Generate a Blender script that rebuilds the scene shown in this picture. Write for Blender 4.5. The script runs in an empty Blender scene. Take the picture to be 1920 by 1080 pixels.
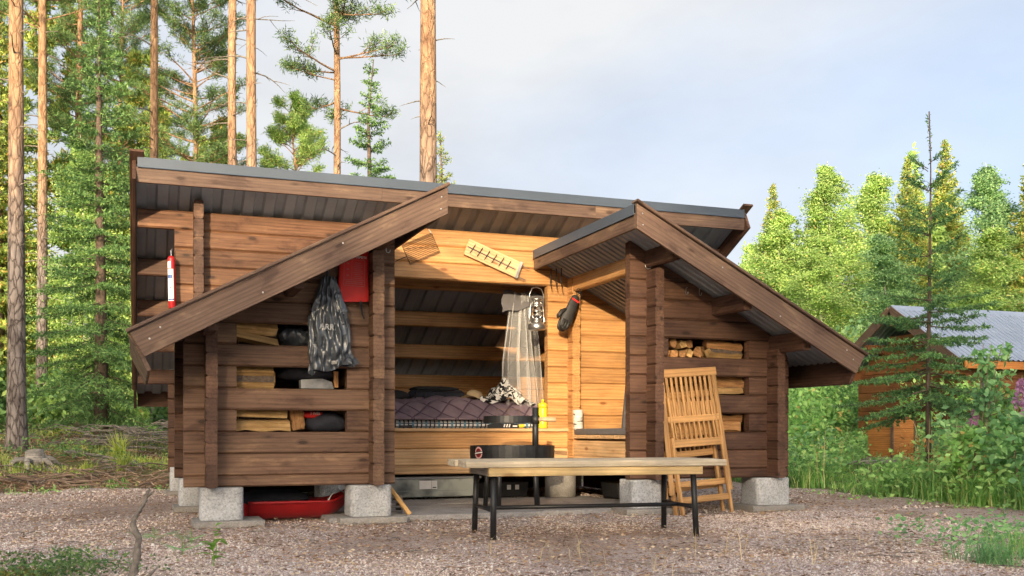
import bpy, bmesh, math, random
import numpy as np
from mathutils import Vector, Matrix, Euler

S = bpy.context.scene
COL = S.collection
R = math.radians
rnd = random.Random(7)

# ------------------------------------------------------------------ camera
cd = bpy.data.cameras.new('camera')
cam = bpy.data.objects.new('camera', cd)
COL.objects.link(cam)
cam.location = (-3.044, -8.131, 0.748)
cam.rotation_euler = (R(90), 0, R(-20.15))
cd.sensor_width = 36.0
cd.lens = 1910.0 / 1920.0 * 36.0
cd.shift_y = (810.0 - 540.0) / 1920.0
cd.clip_start = 0.05
cd.clip_end = 2000
S.camera = cam

# ------------------------------------------------------------------ light
SUN_TO = Vector((-0.50, -1.0, 0.215)).normalized()
SUN_EL = math.asin(SUN_TO.z)
W = bpy.data.worlds.new('World')
S.world = W
W.use_nodes = True
wn, wl = W.node_tree.nodes, W.node_tree.links
wn.clear()
wo = wn.new('ShaderNodeOutputWorld')
bg = wn.new('ShaderNodeBackground')
bg.inputs['Strength'].default_value = 0.15
sky = wn.new('ShaderNodeTexSky')
sky.sky_type = 'NISHITA'
sky.sun_disc = False
sky.sun_elevation = SUN_EL
sky.sun_rotation = R(206.6)
sky.air_density = 0.65
sky.dust_density = 4.8
sky.ozone_density = 1.0
wtc = wn.new('ShaderNodeTexCoord')
wmp = wn.new('ShaderNodeMapping')
wmp.inputs['Scale'].default_value = (1.0, 1.0, 2.2)
wmp.inputs['Location'].default_value = (0.3, 0.1, 0.4)
wno = wn.new('ShaderNodeTexNoise')
wno.inputs['Scale'].default_value = 1.1
wno.inputs['Detail'].default_value = 5
wno.inputs['Roughness'].default_value = 0.48
wrp = wn.new('ShaderNodeValToRGB')
wrp.color_ramp.elements[0].position = 0.40
wrp.color_ramp.elements[1].position = 0.62
wrp.color_ramp.elements[0].color = (0.58, 0.58, 0.58, 1)
wrp.color_ramp.elements[1].color = (1, 1, 1, 1)
wmx = wn.new('ShaderNodeMixRGB')
wno2 = wn.new('ShaderNodeTexNoise')
wno2.inputs['Scale'].default_value = 2.3
wno2.inputs['Detail'].default_value = 6
wno2.inputs['Roughness'].default_value = 0.55
wrp2 = wn.new('ShaderNodeValToRGB')
wrp2.color_ramp.elements[0].position = 0.36
wrp2.color_ramp.elements[1].position = 0.64
wrp2.color_ramp.elements[0].color = (1.48, 1.55, 1.68, 1)
wrp2.color_ramp.elements[1].color = (1.95, 1.98, 2.02, 1)
wl.new(wmp.outputs['Vector'], wno2.inputs['Vector'])
wl.new(wno2.outputs['Fac'], wrp2.inputs['Fac'])
wl.new(wrp2.outputs['Color'], wmx.inputs['Color2'])
wl.new(wtc.outputs['Generated'], wmp.inputs['Vector'])
wl.new(wmp.outputs['Vector'], wno.inputs['Vector'])
wl.new(wno.outputs['Fac'], wrp.inputs['Fac'])
# thin cloud veils the blue but not the glow round the sun
wbw = wn.new('ShaderNodeRGBToBW')
wmr = wn.new('ShaderNodeMapRange')
wmr.inputs['From Min'].default_value = 3.5
wmr.inputs['From Max'].default_value = 9.0
wmr.inputs['To Min'].default_value = 1.0
wmr.inputs['To Max'].default_value = 0.0
wml = wn.new('ShaderNodeMath'); wml.operation = 'MULTIPLY'
wl.new(sky.outputs['Color'], wbw.inputs['Color'])
wl.new(wbw.outputs[0], wmr.inputs['Value'])
wl.new(wrp.outputs['Color'], wml.inputs[0])
wl.new(wmr.outputs[0], wml.inputs[1])
wl.new(wml.outputs[0], wmx.inputs['Fac'])
wl.new(sky.outputs['Color'], wmx.inputs['Color1'])
wl.new(wmx.outputs['Color'], bg.inputs['Color'])
wl.new(bg.outputs['Background'], wo.inputs['Surface'])

sl = bpy.data.lights.new('sun', 'SUN')
sl.energy = 2.05
sl.angle = R(0.5)
sl.color = (1.0, 0.80, 0.54)
sun = bpy.data.objects.new('sun', sl)
COL.objects.link(sun)
sun.rotation_euler = SUN_TO.to_track_quat('Z', 'Y').to_euler()
sun.location = (-10, -20, 12)

S.view_settings.view_transform = 'Standard'
S.view_settings.look = 'None'
S.view_settings.gamma = 1.0
S.view_settings.use_curve_mapping = False
S.view_settings.exposure = 1.6
S.render.engine = 'CYCLES'
S.cycles.use_denoising = True
S.cycles.max_bounces = 7
S.cycles.diffuse_bounces = 4
S.cycles.glossy_bounces = 2
S.cycles.transparent_max_bounces = 12

# ------------------------------------------------------------------ materials
def nt(name):
    m = bpy.data.materials.new(name)
    m.use_nodes = True
    n, l = m.node_tree.nodes, m.node_tree.links
    n.clear()
    o = n.new('ShaderNodeOutputMaterial')
    b = n.new('ShaderNodeBsdfPrincipled')
    l.new(b.outputs[0], o.inputs['Surface'])
    return m, n, l, b, o

def setp(b, rough=0.6, metal=0.0, spec=0.5):
    b.inputs['Roughness'].default_value = rough
    b.inputs['Metallic'].default_value = metal
    if 'Specular IOR Level' in b.inputs:
        b.inputs['Specular IOR Level'].default_value = spec

def c4(c):
    return (c[0], c[1], c[2], 1.0)

def ramp(n, stops):
    r = n.new('ShaderNodeValToRGB')
    e = r.color_ramp.elements
    while len(e) < len(stops):
        e.new(0.5)
    for i, (p, c) in enumerate(stops):
        e[i].position = p
        e[i].color = c4(c)
    return r

def objcoord(n, l, scale, rand=True):
    tc = n.new('ShaderNodeTexCoord')
    mp = n.new('ShaderNodeMapping')
    mp.inputs['Scale'].default_value = scale
    if rand:
        oi = n.new('ShaderNodeObjectInfo')
        mu = n.new('ShaderNodeMath'); mu.operation = 'MULTIPLY'
        mu.inputs[1].default_value = 61.7
        l.new(oi.outputs['Random'], mu.inputs[0])
        cx = n.new('ShaderNodeCombineXYZ')
        for i in range(3):
            l.new(mu.outputs[0], cx.inputs[i])
        va = n.new('ShaderNodeVectorMath'); va.operation = 'ADD'
        l.new(tc.outputs['Object'], va.inputs[0])
        l.new(cx.outputs[0], va.inputs[1])
        l.new(va.outputs[0], mp.inputs['Vector'])
    else:
        l.new(tc.outputs['Object'], mp.inputs['Vector'])
    return mp

def noise(n, l, vec, scale, detail=4, rough=0.55, dist=0.0):
    t = n.new('ShaderNodeTexNoise')
    t.inputs['Scale'].default_value = scale
    t.inputs['Detail'].default_value = detail
    t.inputs['Roughness'].default_value = rough
    t.inputs['Distortion'].default_value = dist
    if vec is not None:
        l.new(vec.outputs[0], t.inputs['Vector'])
    return t

def mixc(n, l, fac, a, b, mode='MIX'):
    m = n.new('ShaderNodeMixRGB'); m.blend_type = mode
    for k, v in (('Fac', fac), ('Color1', a), ('Color2', b)):
        if isinstance(v, (int, float)):
            m.inputs[k].default_value = v
        elif isinstance(v, tuple):
            m.inputs[k].default_value = c4(v)
        else:
            l.new(v, m.inputs[k])
    return m

def bump(n, l, b, h, strength=0.3, dist=0.01):
    bp = n.new('ShaderNodeBump')
    bp.inputs['Strength'].default_value = strength
    bp.inputs['Distance'].default_value = dist
    l.new(h, bp.inputs['Height'])
    l.new(bp.outputs[0], b.inputs['Normal'])
    return bp

def wood(name, dark, mid, light, rough=0.6, knot=(0.05, 0.02, 0.01), knots=0.8, blotch=0.5, var=0.25, grain=1.0, spec=0.3, worn=False):
    """Boards and logs with the grain along local X."""
    m, n, l, b, o = nt(name)
    setp(b, rough, 0, spec)
    mp = objcoord(n, l, (1.1, 26, 26))
    g = noise(n, l, mp, 2.2 * grain, 7, 0.68, 0.35)
    r1 = ramp(n, [(0.25, dark), (0.5, mid), (0.78, light)])
    l.new(g.outputs['Fac'], r1.inputs['Fac'])
    # cathedral figure of the growth rings
    mpw = objcoord(n, l, (0.55, 6.0, 6.0))
    wv = n.new('ShaderNodeTexWave'); wv.wave_type = 'BANDS'; wv.bands_direction = 'Z'
    wv.inputs['Scale'].default_value = 1.6
    wv.inputs['Distortion'].default_value = 5.5
    wv.inputs['Detail'].default_value = 2.5
    wv.inputs['Detail Scale'].default_value = 0.9
    l.new(mpw.outputs[0], wv.inputs['Vector'])
    rw = ramp(n, [(0.0, (0.72, 0.72, 0.72)), (0.45, (1, 1, 1)), (1.0, (1.06, 1.06, 1.06))])
    l.new(wv.outputs['Fac'], rw.inputs['Fac'])
    c1 = mixc(n, l, 0.7, r1.outputs[0], rw.outputs[0], 'MULTIPLY')
    mp2 = objcoord(n, l, (1.5, 4.2, 4.2))
    g2 = noise(n, l, mp2, 1.5, 5, 0.62, 0.4)
    r2 = ramp(n, [(0.34, (1 - blotch,) * 3), (0.62, (1 + 0.25 * blotch,) * 3)]) if not worn else \
        ramp(n, [(0.35, (0.60, 0.57, 0.60)), (0.43, (0.92, 0.90, 0.91)), (0.57, (1.03, 1.03, 1.0)), (0.66, (1.5, 1.52, 1.38))])
    l.new(g2.outputs['Fac'], r2.inputs['Fac'])
    c2 = mixc(n, l, 1.0, c1.outputs[0], r2.outputs[0], 'MULTIPLY')
    # drying cracks along the grain
    mpc = objcoord(n, l, (0.7, 34, 34))
    gc = noise(n, l, mpc, 1.0, 3, 0.5, 0.2)
    rc = ramp(n, [(0.485, (1, 1, 1)), (0.5, (0.5, 0.46, 0.44)), (0.515, (1, 1, 1))])
    l.new(gc.outputs['Fac'], rc.inputs['Fac'])
    mpc2 = objcoord(n, l, (1.1, 3, 3))
    gc2 = noise(n, l, mpc2, 1.3, 2, 0.5)
    rc2 = ramp(n, [(0.5, (0, 0, 0)), (0.62, (0.8, 0.8, 0.8))])
    l.new(gc2.outputs['Fac'], rc2.inputs['Fac'])
    c2 = mixc(n, l, rc2.outputs[0], c2.outputs[0], rc.outputs[0], 'MULTIPLY')
    # knots
    mpk = objcoord(n, l, (2.6, 7.0, 7.0))
    vk = n.new('ShaderNodeTexVoronoi'); vk.inputs['Scale'].default_value = 1.15
    vk.inputs['Randomness'].default_value = 1.0
    l.new(mpk.outputs[0], vk.inputs['Vector'])
    rk = ramp(n, [(0.085, (knots,) * 3), (0.13, (knots * 0.4,) * 3), (0.20, (0, 0, 0))])
    l.new(vk.outputs['Distance'], rk.inputs['Fac'])
    c3 = mixc(n, l, rk.outputs[0], c2.outputs[0], knot)
    # each board has its own tone
    oi = n.new('ShaderNodeObjectInfo')
    mr = n.new('ShaderNodeMapRange')
    mr.inputs['To Min'].default_value = 1 - var
    mr.inputs['To Max'].default_value = 1 + var
    l.new(oi.outputs['Random'], mr.inputs['Value'])
    hs = n.new('ShaderNodeHueSaturation')
    l.new(mr.outputs[0], hs.inputs['Value'])
    l.new(c3.outputs[0], hs.inputs['Color'])
    l.new(hs.outputs[0], b.inputs['Base Color'])
    rr = ramp(n, [(0.3, (rough + 0.15,) * 3), (0.7, (rough - 0.1,) * 3)])
    l.new(g2.outputs['Fac'], rr.inputs['Fac'])
    l.new(rr.outputs[0], b.inputs['Roughness'])
    bump(n, l, b, g.outputs['Fac'], 0.35, 0.006)
    return m

def plain(name, col, rough=0.6, metal=0.0, var=0.12, scale=9.0, bumpd=0.0, spec=0.5, bscale=None):
    m, n, l, b, o = nt(name)
    setp(b, rough, metal, spec)
    mp = objcoord(n, l, (1, 1, 1))
    g = noise(n, l, mp, scale, 5, 0.6)
    lo = tuple(max(0, c * (1 - var)) for c in col)
    hi = tuple(c * (1 + var) for c in col)
    r = ramp(n, [(0.3, lo), (0.7, hi)])
    l.new(g.outputs['Fac'], r.inputs['Fac'])
    l.new(r.outputs[0], b.inputs['Base Color'])
    if bumpd:
        g2 = noise(n, l, mp, bscale or scale * 3, 3, 0.6)
        bump(n, l, b, g2.outputs['Fac'], 0.6, bumpd)
    return m

# clear colours of leaves and stones, scaled by gain
def leafmat(name, stops, trans=0.35, rough=0.55, gain=1.6, nscale=1.3):
    m, n, l, b, o = nt(name)
    n.remove(b)
    ge = n.new('ShaderNodeNewGeometry')
    r = ramp(n, [(p_, tuple(min(0.85, v_ * gain) for v_ in c_)) for p_, c_ in stops])
    l.new(ge.outputs['Random Per Island'], r.inputs['Fac'])
    # clumps differ in tone across the crown
    tc = n.new('ShaderNodeTexCoord')
    nz = n.new('ShaderNodeTexNoise'); nz.inputs['Scale'].default_value = nscale; nz.inputs['Detail'].default_value = 4
    l.new(tc.outputs['Object'], nz.inputs['Vector'])
    rz = ramp(n, [(0.33, (0.72, 0.74, 0.78)), (0.66, (1.22, 1.2, 1.08))])
    l.new(nz.outputs['Fac'], rz.inputs['Fac'])
    mm = mixc(n, l, 1.0, r.outputs[0], rz.outputs[0], 'MULTIPLY')
    d = n.new('ShaderNodeBsdfPrincipled')
    setp(d, rough, 0, 0.25)
    t = n.new('ShaderNodeBsdfTranslucent')
    mx = n.new('ShaderNodeMixShader'); mx.inputs[0].default_value = trans
    l.new(mm.outputs[0], d.inputs['Base Color'])
    l.new(mm.outputs[0], t.inputs['Color'])
    l.new(d.outputs[0], mx.inputs[1])
    l.new(t.outputs[0], mx.inputs[2])
    l.new(mx.outputs[0], o.inputs['Surface'])
    return m

M = {}
M['brown'] = wood('brown_stained_pine', (0.062, 0.031, 0.020), (0.098, 0.051, 0.033), (0.142, 0.078, 0.050), 0.55, (0.020, 0.010, 0.006), 0.85, 0.5, 0.25, 1.0, 0.3, True)
M['brownmid'] = wood('skylit_worn_brown_pine', (0.105, 0.058, 0.036), (0.160, 0.092, 0.058), (0.215, 0.130, 0.082), 0.6, (0.035, 0.020, 0.014), 0.85, 0.5, 0.2, 1.0, 0.3, True)  # worn patches, plus extra skylight on the left wing put into the base tone
M['brownlit'] = wood('sunlit_brown_stained_pine', (0.075, 0.034, 0.018), (0.145, 0.069, 0.036), (0.235, 0.125, 0.068), 0.55, (0.026, 0.012, 0.007), 0.85, 0.45, 0.2, 1.0, 0.3, True)  # lighter than the plain brown: sunlight on the upper left wall, painted in
M['barge'] = wood('brown_barge_board', (0.095, 0.056, 0.040), (0.132, 0.083, 0.060), (0.178, 0.117, 0.086), 0.55, (0.03, 0.014, 0.009), 0.75, 0.40, 0.12, 1.0, 0.3, True)
M['gold'] = wood('oiled_golden_pine', (0.38, 0.17, 0.055), (0.52, 0.265, 0.095), (0.62, 0.36, 0.155), 0.42, (0.20, 0.06, 0.015), 0.85, 0.22, 0.12, 1.0, 0.45)
M['fresh'] = wood('pale_new_pine', (0.50, 0.29, 0.13), (0.62, 0.39, 0.20), (0.70, 0.49, 0.29), 0.6, (0.22, 0.08, 0.03), 0.8, 0.2, 0.1)
M['bench'] = wood('weathered_bench_pine', (0.34, 0.275, 0.185), (0.52, 0.44, 0.32), (0.66, 0.59, 0.47), 0.7, (0.16, 0.10, 0.05), 0.5, 0.3, 0.12)
M['apron'] = wood('bench_apron_pine', (0.40, 0.26, 0.10), (0.56, 0.40, 0.19), (0.66, 0.50, 0.27), 0.65, (0.2, 0.1, 0.04), 0.6, 0.25, 0.08)
M['split'] = wood('split_firewood', (0.42, 0.22, 0.075), (0.62, 0.38, 0.15), (0.74, 0.52, 0.26), 0.75, (0.25, 0.1, 0.03), 0.4, 0.4, 0.28, 1.6)
M['splitred'] = wood('split_firewood_reddish', (0.30, 0.13, 0.045), (0.48, 0.24, 0.09), (0.60, 0.36, 0.17), 0.75, (0.2, 0.08, 0.03), 0.4, 0.45, 0.35, 1.6)
M['greywood'] = wood('grey_weathered_wood', (0.13, 0.115, 0.10), (0.26, 0.235, 0.205), (0.40, 0.37, 0.33), 0.85, (0.07, 0.05, 0.04), 0.5, 0.35, 0.2)
M['teak'] = wood('oiled_hardwood', (0.40, 0.20, 0.07), (0.52, 0.285, 0.108), (0.60, 0.355, 0.15), 0.45, (0.3, 0.13, 0.04), 0.0, 0.2, 0.1)
M['hutwood'] = wood('hut_stain', (0.12, 0.045, 0.018), (0.22, 0.085, 0.032), (0.32, 0.14, 0.055), 0.55, (0.06, 0.02, 0.01), 0.5, 0.35, 0.2)
M['orange'] = wood('orange_stained_boards', (0.34, 0.12, 0.03), (0.46, 0.18, 0.045), (0.54, 0.24, 0.07), 0.55, (0.2, 0.07, 0.02), 0.4, 0.3, 0.12)
M['roofmetal'] = plain('dark_grey_sheet_steel', (0.30, 0.315, 0.335), 0.5, 0.1, 0.2, 2.5, 0.0, 0.5)
M['flash'] = plain('slate_blue_flashing', (0.065, 0.085, 0.115), 0.45, 0.1, 0.12, 2.0)
M['hutroof'] = plain('light_blue_grey_roofing', (0.32, 0.38, 0.49), 0.35, 0.3, 0.1, 2.0)
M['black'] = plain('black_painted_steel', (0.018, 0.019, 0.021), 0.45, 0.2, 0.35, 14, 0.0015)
M['steel'] = plain('bright_steel', (0.55, 0.54, 0.52), 0.28, 0.9, 0.12, 20)
M['iron'] = plain('rusty_iron_wire', (0.09, 0.055, 0.035), 0.6, 0.5, 0.3, 30)
M['red'] = plain('red_plastic', (0.33, 0.010, 0.012), 0.35, 0, 0.12, 5)
M['redcloth'] = plain('red_pouch_cloth', (0.64, 0.022, 0.018), 0.55, 0, 0.12, 7, 0.003, 0.4, 12)
M['white'] = plain('white_print', (0.72, 0.70, 0.68), 0.6, 0, 0.06, 20)
M['tin'] = plain('dull_tin', (0.25, 0.25, 0.25), 0.55, 0.4, 0.35, 8)
M['pinkgrey'] = plain('faded_print', (0.27, 0.28, 0.29), 0.5, 0, 0.35, 60)
M['palered'] = plain('pale_red_print', (0.55, 0.12, 0.11), 0.6, 0, 0.15, 40)
M['blue'] = plain('blue_print', (0.03, 0.08, 0.25), 0.5, 0, 0.1, 20)
M['concrete'] = None
M['yellow'] = plain('yellow_plastic', (0.68, 0.56, 0.03), 0.35, 0, 0.06, 6)
M['navy'] = plain('dark_navy_fabric', (0.016, 0.017, 0.026), 0.85, 0, 0.3, 30, 0.002)
M['blackcloth'] = plain('black_fabric', (0.017, 0.016, 0.017), 0.85, 0, 0.35, 30, 0.003)
M['leather'] = plain('black_leather', (0.022, 0.020, 0.019), 0.6, 0, 0.4, 25, 0.003)
M['khaki'] = plain('khaki_cloth', (0.34, 0.25, 0.14), 0.85, 0, 0.15, 20, 0.003)
M['greycloth'] = plain('grey_foam_mat', (0.115, 0.108, 0.112), 0.85, 0, 0.12, 12, 0.002)
M['darkred'] = plain('dark_red_emblem', (0.17, 0.012, 0.016), 0.5, 0, 0.1, 12)
M['pinkish'] = plain('pale_pink_emblem', (0.62, 0.36, 0.34), 0.5, 0, 0.1, 12)
M['gravelly'] = None
M['handle'] = wood('turned_handle', (0.42, 0.30, 0.17), (0.54, 0.40, 0.24), (0.62, 0.48, 0.31), 0.5, (0.3, 0.2, 0.1), 0.0, 0.15, 0.05)
M['binmat'] = None

def concrete(name, col, speck=0.35):
    m, n, l, b, o = nt(name)
    setp(b, 0.9, 0, 0.2)
    mp = objcoord(n, l, (1, 1, 1))
    v = n.new('ShaderNodeTexVoronoi'); v.inputs['Scale'].default_value = 85
    l.new(mp.outputs[0], v.inputs['Vector'])
    g = noise(n, l, mp, 60, 4, 0.7)
    g3 = noise(n, l, mp, 3.5, 4, 0.6)
    r = ramp(n, [(0.36, tuple(c * (1 - speck) for c in col)), (0.5, col), (0.68, tuple(min(0.8, c * 1.25) for c in col))])
    l.new(g.outputs['Fac'], r.inputs['Fac'])
    r3 = ramp(n, [(0.3, (0.72, 0.71, 0.69)), (0.65, (1.05, 1.05, 1.05))])
    l.new(g3.outputs['Fac'], r3.inputs['Fac'])
    c = mixc(n, l, 1.0, r.outputs[0], r3.outputs[0], 'MULTIPLY')
    l.new(c.outputs[0], b.inputs['Base Color'])
    bump(n, l, b, v.outputs['Distance'], 0.7, 0.006)
    return m
M['concrete'] = concrete('porous_light_concrete', (0.50, 0.51, 0.52))
M['concrete2'] = concrete('cast_concrete', (0.33, 0.31, 0.285), 0.12)
M['paver'] = concrete('worn_paving_concrete', (0.36, 0.345, 0.335), 0.2)

# black rubbish-bag film: creases give the glints
m, n, l, b, o = nt('black_bag_film'); setp(b, 0.32, 0, 1.0)
b.inputs['Base Color'].default_value = (0.048, 0.057, 0.070, 1)
mp = objcoord(n, l, (1.0, 1.0, 0.62), False)
g = noise(n, l, mp, 6, 2, 0.5, 0.8)
va = n.new('ShaderNodeVectorMath'); va.operation = 'ADD'
vs = n.new('ShaderNodeVectorMath'); vs.operation = 'SCALE'; vs.inputs['Scale'].default_value = 0.10
l.new(g.outputs['Color'], vs.inputs[0]); l.new(mp.outputs[0], va.inputs[0]); l.new(vs.outputs[0], va.inputs[1])
v = n.new('ShaderNodeTexVoronoi'); v.inputs['Scale'].default_value = 15
l.new(va.outputs[0], v.inputs['Vector'])
bump(n, l, b, v.outputs['Distance'], 0.9, 0.024)
M['bag'] = m

# quilt: mauve with stitched diamonds
m, n, l, b, o = nt('mauve_quilt'); setp(b, 0.85, 0, 0.2)
mp = objcoord(n, l, (1, 1, 1), False)
g = noise(n, l, mp, 6, 4, 0.6)
r = ramp(n, [(0.3, (0.150, 0.105, 0.130)), (0.7, (0.235, 0.175, 0.200))])
l.new(g.outputs['Fac'], r.inputs['Fac'])
sx = n.new('ShaderNodeSeparateXYZ'); l.new(mp.outputs[0], sx.inputs[0])
def seam(sg):
    a = n.new('ShaderNodeMath'); a.operation = 'MULTIPLY_ADD'; a.inputs[1].default_value = sg / 0.30 * 0.23
    l.new(sx.outputs[1], a.inputs[0]); l.new(sx.outputs[0], a.inputs[2])
    d_ = n.new('ShaderNodeMath'); d_.operation = 'DIVIDE'; d_.inputs[1].default_value = 0.23; l.new(a.outputs[0], d_.inputs[0])
    p_ = n.new('ShaderNodeMath'); p_.operation = 'PINGPONG'; p_.inputs[1].default_value = 0.5; l.new(d_.outputs[0], p_.inputs[0])
    t_ = n.new('ShaderNodeMath'); t_.operation = 'LESS_THAN'; t_.inputs[1].default_value = 0.035; l.new(p_.outputs[0], t_.inputs[0])
    return t_.outputs[0]
mx_ = n.new('ShaderNodeMath'); mx_.operation = 'MAXIMUM'
l.new(seam(1), mx_.inputs[0]); l.new(seam(-1), mx_.inputs[1])
cq = mixc(n, l, mx_.outputs[0], r.outputs[0], (0.085, 0.055, 0.075))
l.new(cq.outputs[0], b.inputs['Base Color'])
bump(n, l, b, g.outputs['Fac'], 0.4, 0.01)
M['quilt'] = m

# plaid mattress edge
m, n, l, b, o = nt('plaid_ticking'); setp(b, 0.85, 0, 0.2)
mp = objcoord(n, l, (1, 1, 1), False)
sx = n.new('ShaderNodeSeparateXYZ'); l.new(mp.outputs[0], sx.inputs[0])
def stripes(src, freq, width):
    a = n.new('ShaderNodeMath'); a.operation = 'MULTIPLY'; a.inputs[1].default_value = freq
    l.new(src, a.inputs[0])
    f = n.new('ShaderNodeMath'); f.operation = 'FRACT'; l.new(a.outputs[0], f.inputs[0])
    t = n.new('ShaderNodeMath'); t.operation = 'LESS_THAN'; t.inputs[1].default_value = width
    l.new(f.outputs[0], t.inputs[0])
    return t.outputs[0]
c1 = mixc(n, l, stripes(sx.outputs[0], 22.0, 0.34), (0.62, 0.62, 0.60), (0.04, 0.05, 0.08))
c2 = mixc(n, l, stripes(sx.outputs[2], 27.0, 0.30), c1.outputs[0], (0.04, 0.06, 0.09))
c3 = mixc(n, l, stripes(sx.outputs[0], 7.3, 0.16), c2.outputs[0], (0.10, 0.22, 0.32))
l.new(c3.outputs[0], b.inputs['Base Color'])
M['plaid'] = m

# black and white print blanket
m, n, l, b, o = nt('black_white_print_cloth'); setp(b, 0.85, 0, 0.2)
mp = objcoord(n, l, (1, 1, 1), False)
g = noise(n, l, mp, 17, 1.5, 0.5, 1.2)
r = ramp(n, [(0.49, (0.012, 0.012, 0.013)), (0.515, (0.72, 0.69, 0.64))])
l.new(g.outputs['Fac'], r.inputs['Fac']); l.new(r.outputs[0], b.inputs['Base Color'])
M['print'] = m

# mosquito net
m, n, l, b, o = nt('mosquito_net_gauze')
n.remove(b)
d = n.new('ShaderNodeBsdfDiffuse'); d.inputs['Color'].default_value = (0.86, 0.85, 0.83, 1)
t = n.new('ShaderNodeBsdfTransparent')
mx = n.new('ShaderNodeMixShader'); mx.inputs[0].default_value = 0.22
l.new(t.outputs[0], mx.inputs[1]); l.new(d.outputs[0], mx.inputs[2]); l.new(mx.outputs[0], o.inputs['Surface'])
M['net'] = m

# glass, storage-bin plastic
m, n, l, b, o = nt('lamp_glass'); setp(b, 0.05)
b.inputs['Base Color'].default_value = (0.9, 0.9, 0.9, 1); b.inputs['Transmission Weight'].default_value = 1.0
M['glass'] = m
m, n, l, b, o = nt('smoky_bin_plastic'); setp(b, 0.25)
b.inputs['Base Color'].default_value = (0.42, 0.44, 0.42, 1)
mp = objcoord(n, l, (1, 1, 1), False)
g = noise(n, l, mp, 4.0, 3, 0.5)
r = ramp(n, [(0.35, (0.10, 0.11, 0.11)), (0.62, (0.40, 0.42, 0.38))])
l.new(g.outputs['Fac'], r.inputs['Fac']); l.new(r.outputs[0], b.inputs['Base Color'])
M['binmat'] = m

# birch bark
m, n, l, b, o = nt('white_birch_bark'); setp(b, 0.75, 0, 0.3)
mp = objcoord(n, l, (3, 3, 14))
g = noise(n, l, mp, 3.0, 4, 0.6)
r = ramp(n, [(0.36, (0.035, 0.03, 0.028)), (0.43, (0.50, 0.47, 0.43)), (0.7, (0.72, 0.70, 0.66))])
l.new(g.outputs['Fac'], r.inputs['Fac']); l.new(r.outputs[0], b.inputs['Base Color'])
bump(n, l, b, g.outputs['Fac'], 0.4, 0.004)
M['birchbark'] = m

# pine bark: grey plates low down, thin orange bark above (object z)
m, n, l, b, o = nt('pine_bark'); setp(b, 0.9, 0, 0.15)
mp = objcoord(n, l, (1, 1, 0.33))
v = n.new('ShaderNodeTexVoronoi'); v.feature = 'DISTANCE_TO_EDGE'; v.inputs['Scale'].default_value = 12
g = noise(n, l, mp, 9, 4, 0.6, 0.5)
va = n.new('ShaderNodeVectorMath'); va.operation = 'ADD'
l.new(mp.outputs[0], va.inputs[0])
vs = n.new('ShaderNodeVectorMath'); vs.operation = 'SCALE'; vs.inputs['Scale'].default_value = 0.09
l.new(g.outputs['Color'], vs.inputs[0]); l.new(vs.outputs[0], va.inputs[1])
l.new(va.outputs[0], v.inputs['Vector'])
tc = n.new('ShaderNodeTexCoord'); sx = n.new('ShaderNodeSeparateXYZ')
l.new(tc.outputs['Object'], sx.inputs[0])
hn = n.new('ShaderNodeMath'); hn.operation = 'MULTIPLY_ADD'; hn.inputs[1].default_value = 2.6
l.new(g.outputs['Fac'], hn.inputs[0]); l.new(sx.outputs[2], hn.inputs[2])
mr = n.new('ShaderNodeMapRange'); mr.inputs['From Min'].default_value = 4.8; mr.inputs['From Max'].default_value = 7.6
l.new(hn.outputs[0], mr.inputs['Value'])
lowc = ramp(n, [(0.3, (0.10, 0.083, 0.078)), (0.7, (0.27, 0.235, 0.222))])
upc = ramp(n, [(0.3, (0.20, 0.110, 0.066)), (0.7, (0.47, 0.31, 0.190))])
l.new(g.outputs['Fac'], lowc.inputs['Fac']); l.new(g.outputs['Fac'], upc.inputs['Fac'])
cm = mixc(n, l, mr.outputs[0], lowc.outputs[0], upc.outputs[0])
re = ramp(n, [(0.0, (0.22, 0.20, 0.19)), (0.06, (0.75, 0.73, 0.72)), (0.16, (1.05, 1.05, 1.05))])
l.new(v.outputs['Distance'], re.inputs['Fac'])
mr2 = n.new('ShaderNodeMapRange'); mr2.inputs['To Min'].default_value = 0.9; mr2.inputs['To Max'].default_value = 0.35
l.new(mr.outputs[0], mr2.inputs['Value'])
cf = mixc(n, l, mr2.outputs[0], cm.outputs[0], re.outputs[0], 'MULTIPLY')
l.new(cf.outputs[0], b.inputs['Base Color'])
bump(n, l, b, re.outputs[0], 0.8, 0.018)
M['pinebark'] = m
M['sprucebark'] = plain('spruce_bark', (0.12, 0.085, 0.065), 0.9, 0, 0.35, 18, 0.008)
M['deadwood'] = plain('dead_branch_wood', (0.20, 0.175, 0.15), 0.9, 0, 0.55, 26, 0.02, 0.3, 40)
M['twig'] = plain('brown_twig', (0.24, 0.165, 0.115), 0.9, 0, 0.35, 22)

M['pine_n'] = leafmat('pine_needles', [(0.0, (0.030, 0.060, 0.026)), (0.5, (0.060, 0.105, 0.040)), (1.0, (0.115, 0.165, 0.060))], 0.28, 0.55, 2.4)
M['spruce_n'] = leafmat('spruce_needles', [(0.0, (0.030, 0.068, 0.026)), (0.5, (0.062, 0.122, 0.040)), (1.0, (0.118, 0.190, 0.062))], 0.22, 0.55, 2.2)
M['spruce_y'] = leafmat('spruce_needles_yellowish', [(0.0, (0.050, 0.085, 0.022)), (0.5, (0.105, 0.145, 0.034)), (0.86, (0.17, 0.19, 0.05)), (1.0, (0.26, 0.15, 0.05))], 0.28, 0.55, 2.9)
M['spruce_b'] = leafmat('young_spruce_needles', [(0.0, (0.028, 0.068, 0.028)), (0.5, (0.052, 0.112, 0.040)), (1.0, (0.095, 0.165, 0.056))], 0.22, 0.55, 2.4)
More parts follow.
